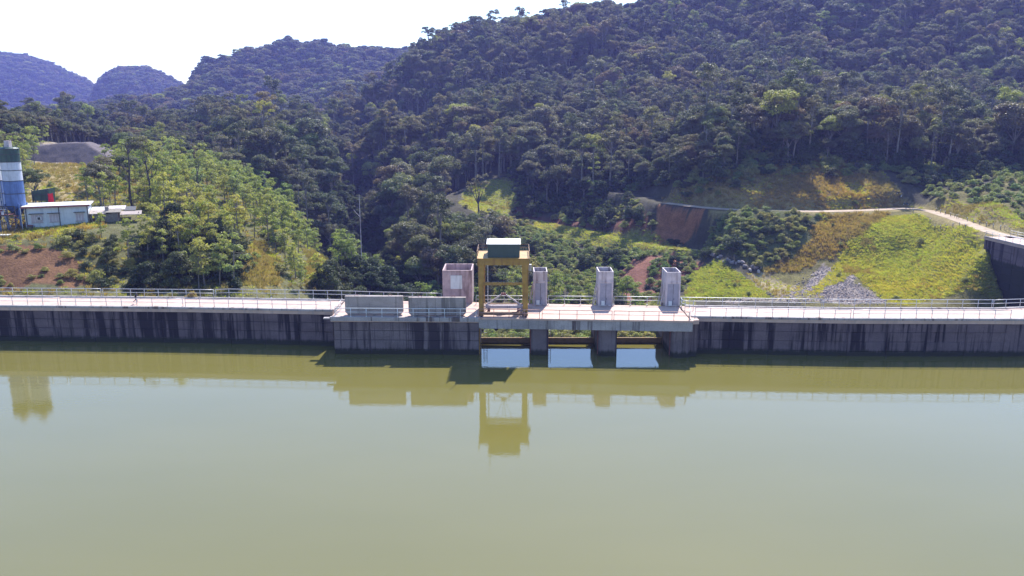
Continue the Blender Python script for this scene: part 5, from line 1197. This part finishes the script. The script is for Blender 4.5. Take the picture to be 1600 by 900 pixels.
def motorbike(px, py, rz_, label, paint):
    p = PZ(px, py, 5.5); zz = float(terrain_z(p[:1], p[1:2])[0]); t = thing('motorbike', (p[0], p[1], zz), label, 'motorbike', 'motorbikes parked by the road')
    x, y, z = p[0], p[1], zz
    for dx in (-.62, .62):
        w_ = torus(MB(), (x + dx, y, z + .3), .25, .055).build('wheel', M['dark'], t); MB().tube([(x + dx, y - .05, z + .3), (x + dx, y + .05, z + .3)], .12, 10).build('hub', M['rail'], w_)
    skin('fairing', [(-.65, 0, .62), (-.15, 0, .55), (.2, 0, .42), (.45, 0, .75), (.5, 0, .98)], [(0, 1), (1, 2), (2, 3), (3, 4)], [.1, .16, .14, .15, .1], paint, t, 1)
    skin('seat', [(-.7, 0, .76), (-.3, 0, .80), (.02, 0, .74)], [(0, 1), (1, 2)], [.08, .12, .1], M['dark'], t, 1)
    MB().bar((x + .62, y, z + .3), (x + .45, y, z + 1.0), .06).build('fork', M['rail'], t); MB().bar((x + .42, y - .33, z + 1.05), (x + .42, y + .33, z + 1.05), .04).build('handlebar', M['dark'], t)
    MB().box((x + .56, y, z + .92), (.08, .16, .14)).build('headlight', M['white'], t)
    t.rotation_euler = (0, 0, rz_)
motorbike(1402, 322.5, .5, 'dark motorbike parked first on the verge of the upper road', M['clothes'])
motorbike(1406.5, 322.8, .9, 'black and white motorbike parked second on the verge of the upper road', M['white'])
motorbike(1415, 323.8, 2.6, 'green motorbike parked apart on the verge of the upper road', M['silo_green'])

# ------------------------------------------------------------------ trees that stand out
def dead_tree(px, py, Y, h, label, seed):
    p = hit(px, py) if Y is None else PY(px, py, Y); p[2] = float(terrain_z(p[:1], p[1:2])[0]); rs = np.random.default_rng(seed); t = thing('bare_tree', p, label, 'tree', 'half-bare trees above the spur')
    b = MB(); path = [p + np.array((math.sin(k * .9 + seed) * .25, 0, -.5 + (h + .5) * k / 7)) for k in range(8)]; b.tube(path, np.linspace(.3, .09, 8), 7); tips = [path[-1]]
    for k in range(9):
        s = path[int(rs.integers(3, 7))]; a = rs.uniform(0, 6.28); l = rs.uniform(1.2, 3.0); m_2 = s + np.array((math.cos(a) * l * .5, math.sin(a) * l * .5, l * .5)); e = m_2 + np.array((math.cos(a) * l * .25, math.sin(a) * l * .25, l * .7)); b.tube([s, m_2, e], [.12, .08, .03], 5, cap=False); tips.append(e)
    b.build('trunk', M['bark_dark'], t, smooth=True)
    cl = [(*(q - p), rs.uniform(.35, .7)) for q in tips]; Vv, Ff = leaf_cloud(cl, 55, .25, rs); o = bpy.data.objects.new('crown', quick_mesh('crown', Vv, Ff, [M['darkleaf']])); C.objects.link(o); o.parent = t
dead_tree(207, 325, None, 14, 'tall dark half-bare tree right of the gravel heap, nearer the heap', 3)
dead_tree(236, 328, None, 12, 'tall dark half-bare tree right of the gravel heap, farther from the heap', 5)
dead_tree(313, 350, None, 13, 'thin half-bare tree on top of the spur', 8)
p = hit(747, 338); t = thing('forked_tree', p, 'forked dark tree with thin crown standing on the grassy knoll', 'tree'); rs = np.random.default_rng(77); b = MB(); tips = []
b.tube([p + (0, 0, -.6), p + (.2, 0, 2.5), p + (.1, 0, 4.5)], [.34, .28, .24], 7)
for k, (dx, dz) in enumerate(((-3.2, 7), (-1.4, 8.5), (1.2, 9), (2.6, 7.2), (.2, 9.6))):
    e = p + np.array((dx, rs.uniform(-1, 1), 4.5 + dz)); b.tube([p + (.1, 0, 4.4), p + (dx * .45, 0, 4.5 + dz * .4), e], [.2, .14, .04], 5, cap=False); tips += [e, e + rs.normal(size=3) * .9, p + np.array((dx * .8, rs.uniform(-1, 1), 4.5 + dz * .75))]
b.build('trunk', M['bark_dark'], t, smooth=True); Vv, Ff = leaf_cloud([(*(q - p), rs.uniform(.8, 1.3)) for q in tips], 45, .36, rs); o = bpy.data.objects.new('crown', quick_mesh('crown', Vv, Ff, [M['forest']])); C.objects.link(o); o.parent = t
# pale thin pole-like dead stem standing in the gorge mouth
p = hit(566, 440); t = thing('dead_stem', p, 'slender pale dead stem rising at the end of the spur before the gorge', 'dead tree'); zt_ = H_CAM + ray(566, 305)[2] / ray(566, 305)[1] * p[1]
MB().tube([p + (0, 0, -1), p + (.1, 0, (zt_ - p[2]) * .5), (p[0] + .1, p[1], zt_)], [.14, .1, .05], 6).build('trunk', M['tower'], t); MB().tube([(p[0], p[1], zt_ - 5), (p[0] - 1.4, p[1], zt_ - 3.4)], [.06, .03], 5).build('branch', M['tower'], t)
# small pale bush at the railing on the left wing
p = PZ(298, 466.5, ZD + .02); tm, cm = PROTO['shrub', 1]; t = thing('pale_bush', (p[0], p[1] + .9, ZD - .3), 'small pale bush growing over the land-side railing behind the crest road', 'shrub')
for nm, me_ in (('stem', tm), ('foliage', cm)):
    o = bpy.data.objects.new(nm, me_.copy()); C.objects.link(o); o.parent = t; o.scale = (.62, .45, .62)
    if nm == 'foliage': o.data.materials[0] = M['grass_br']
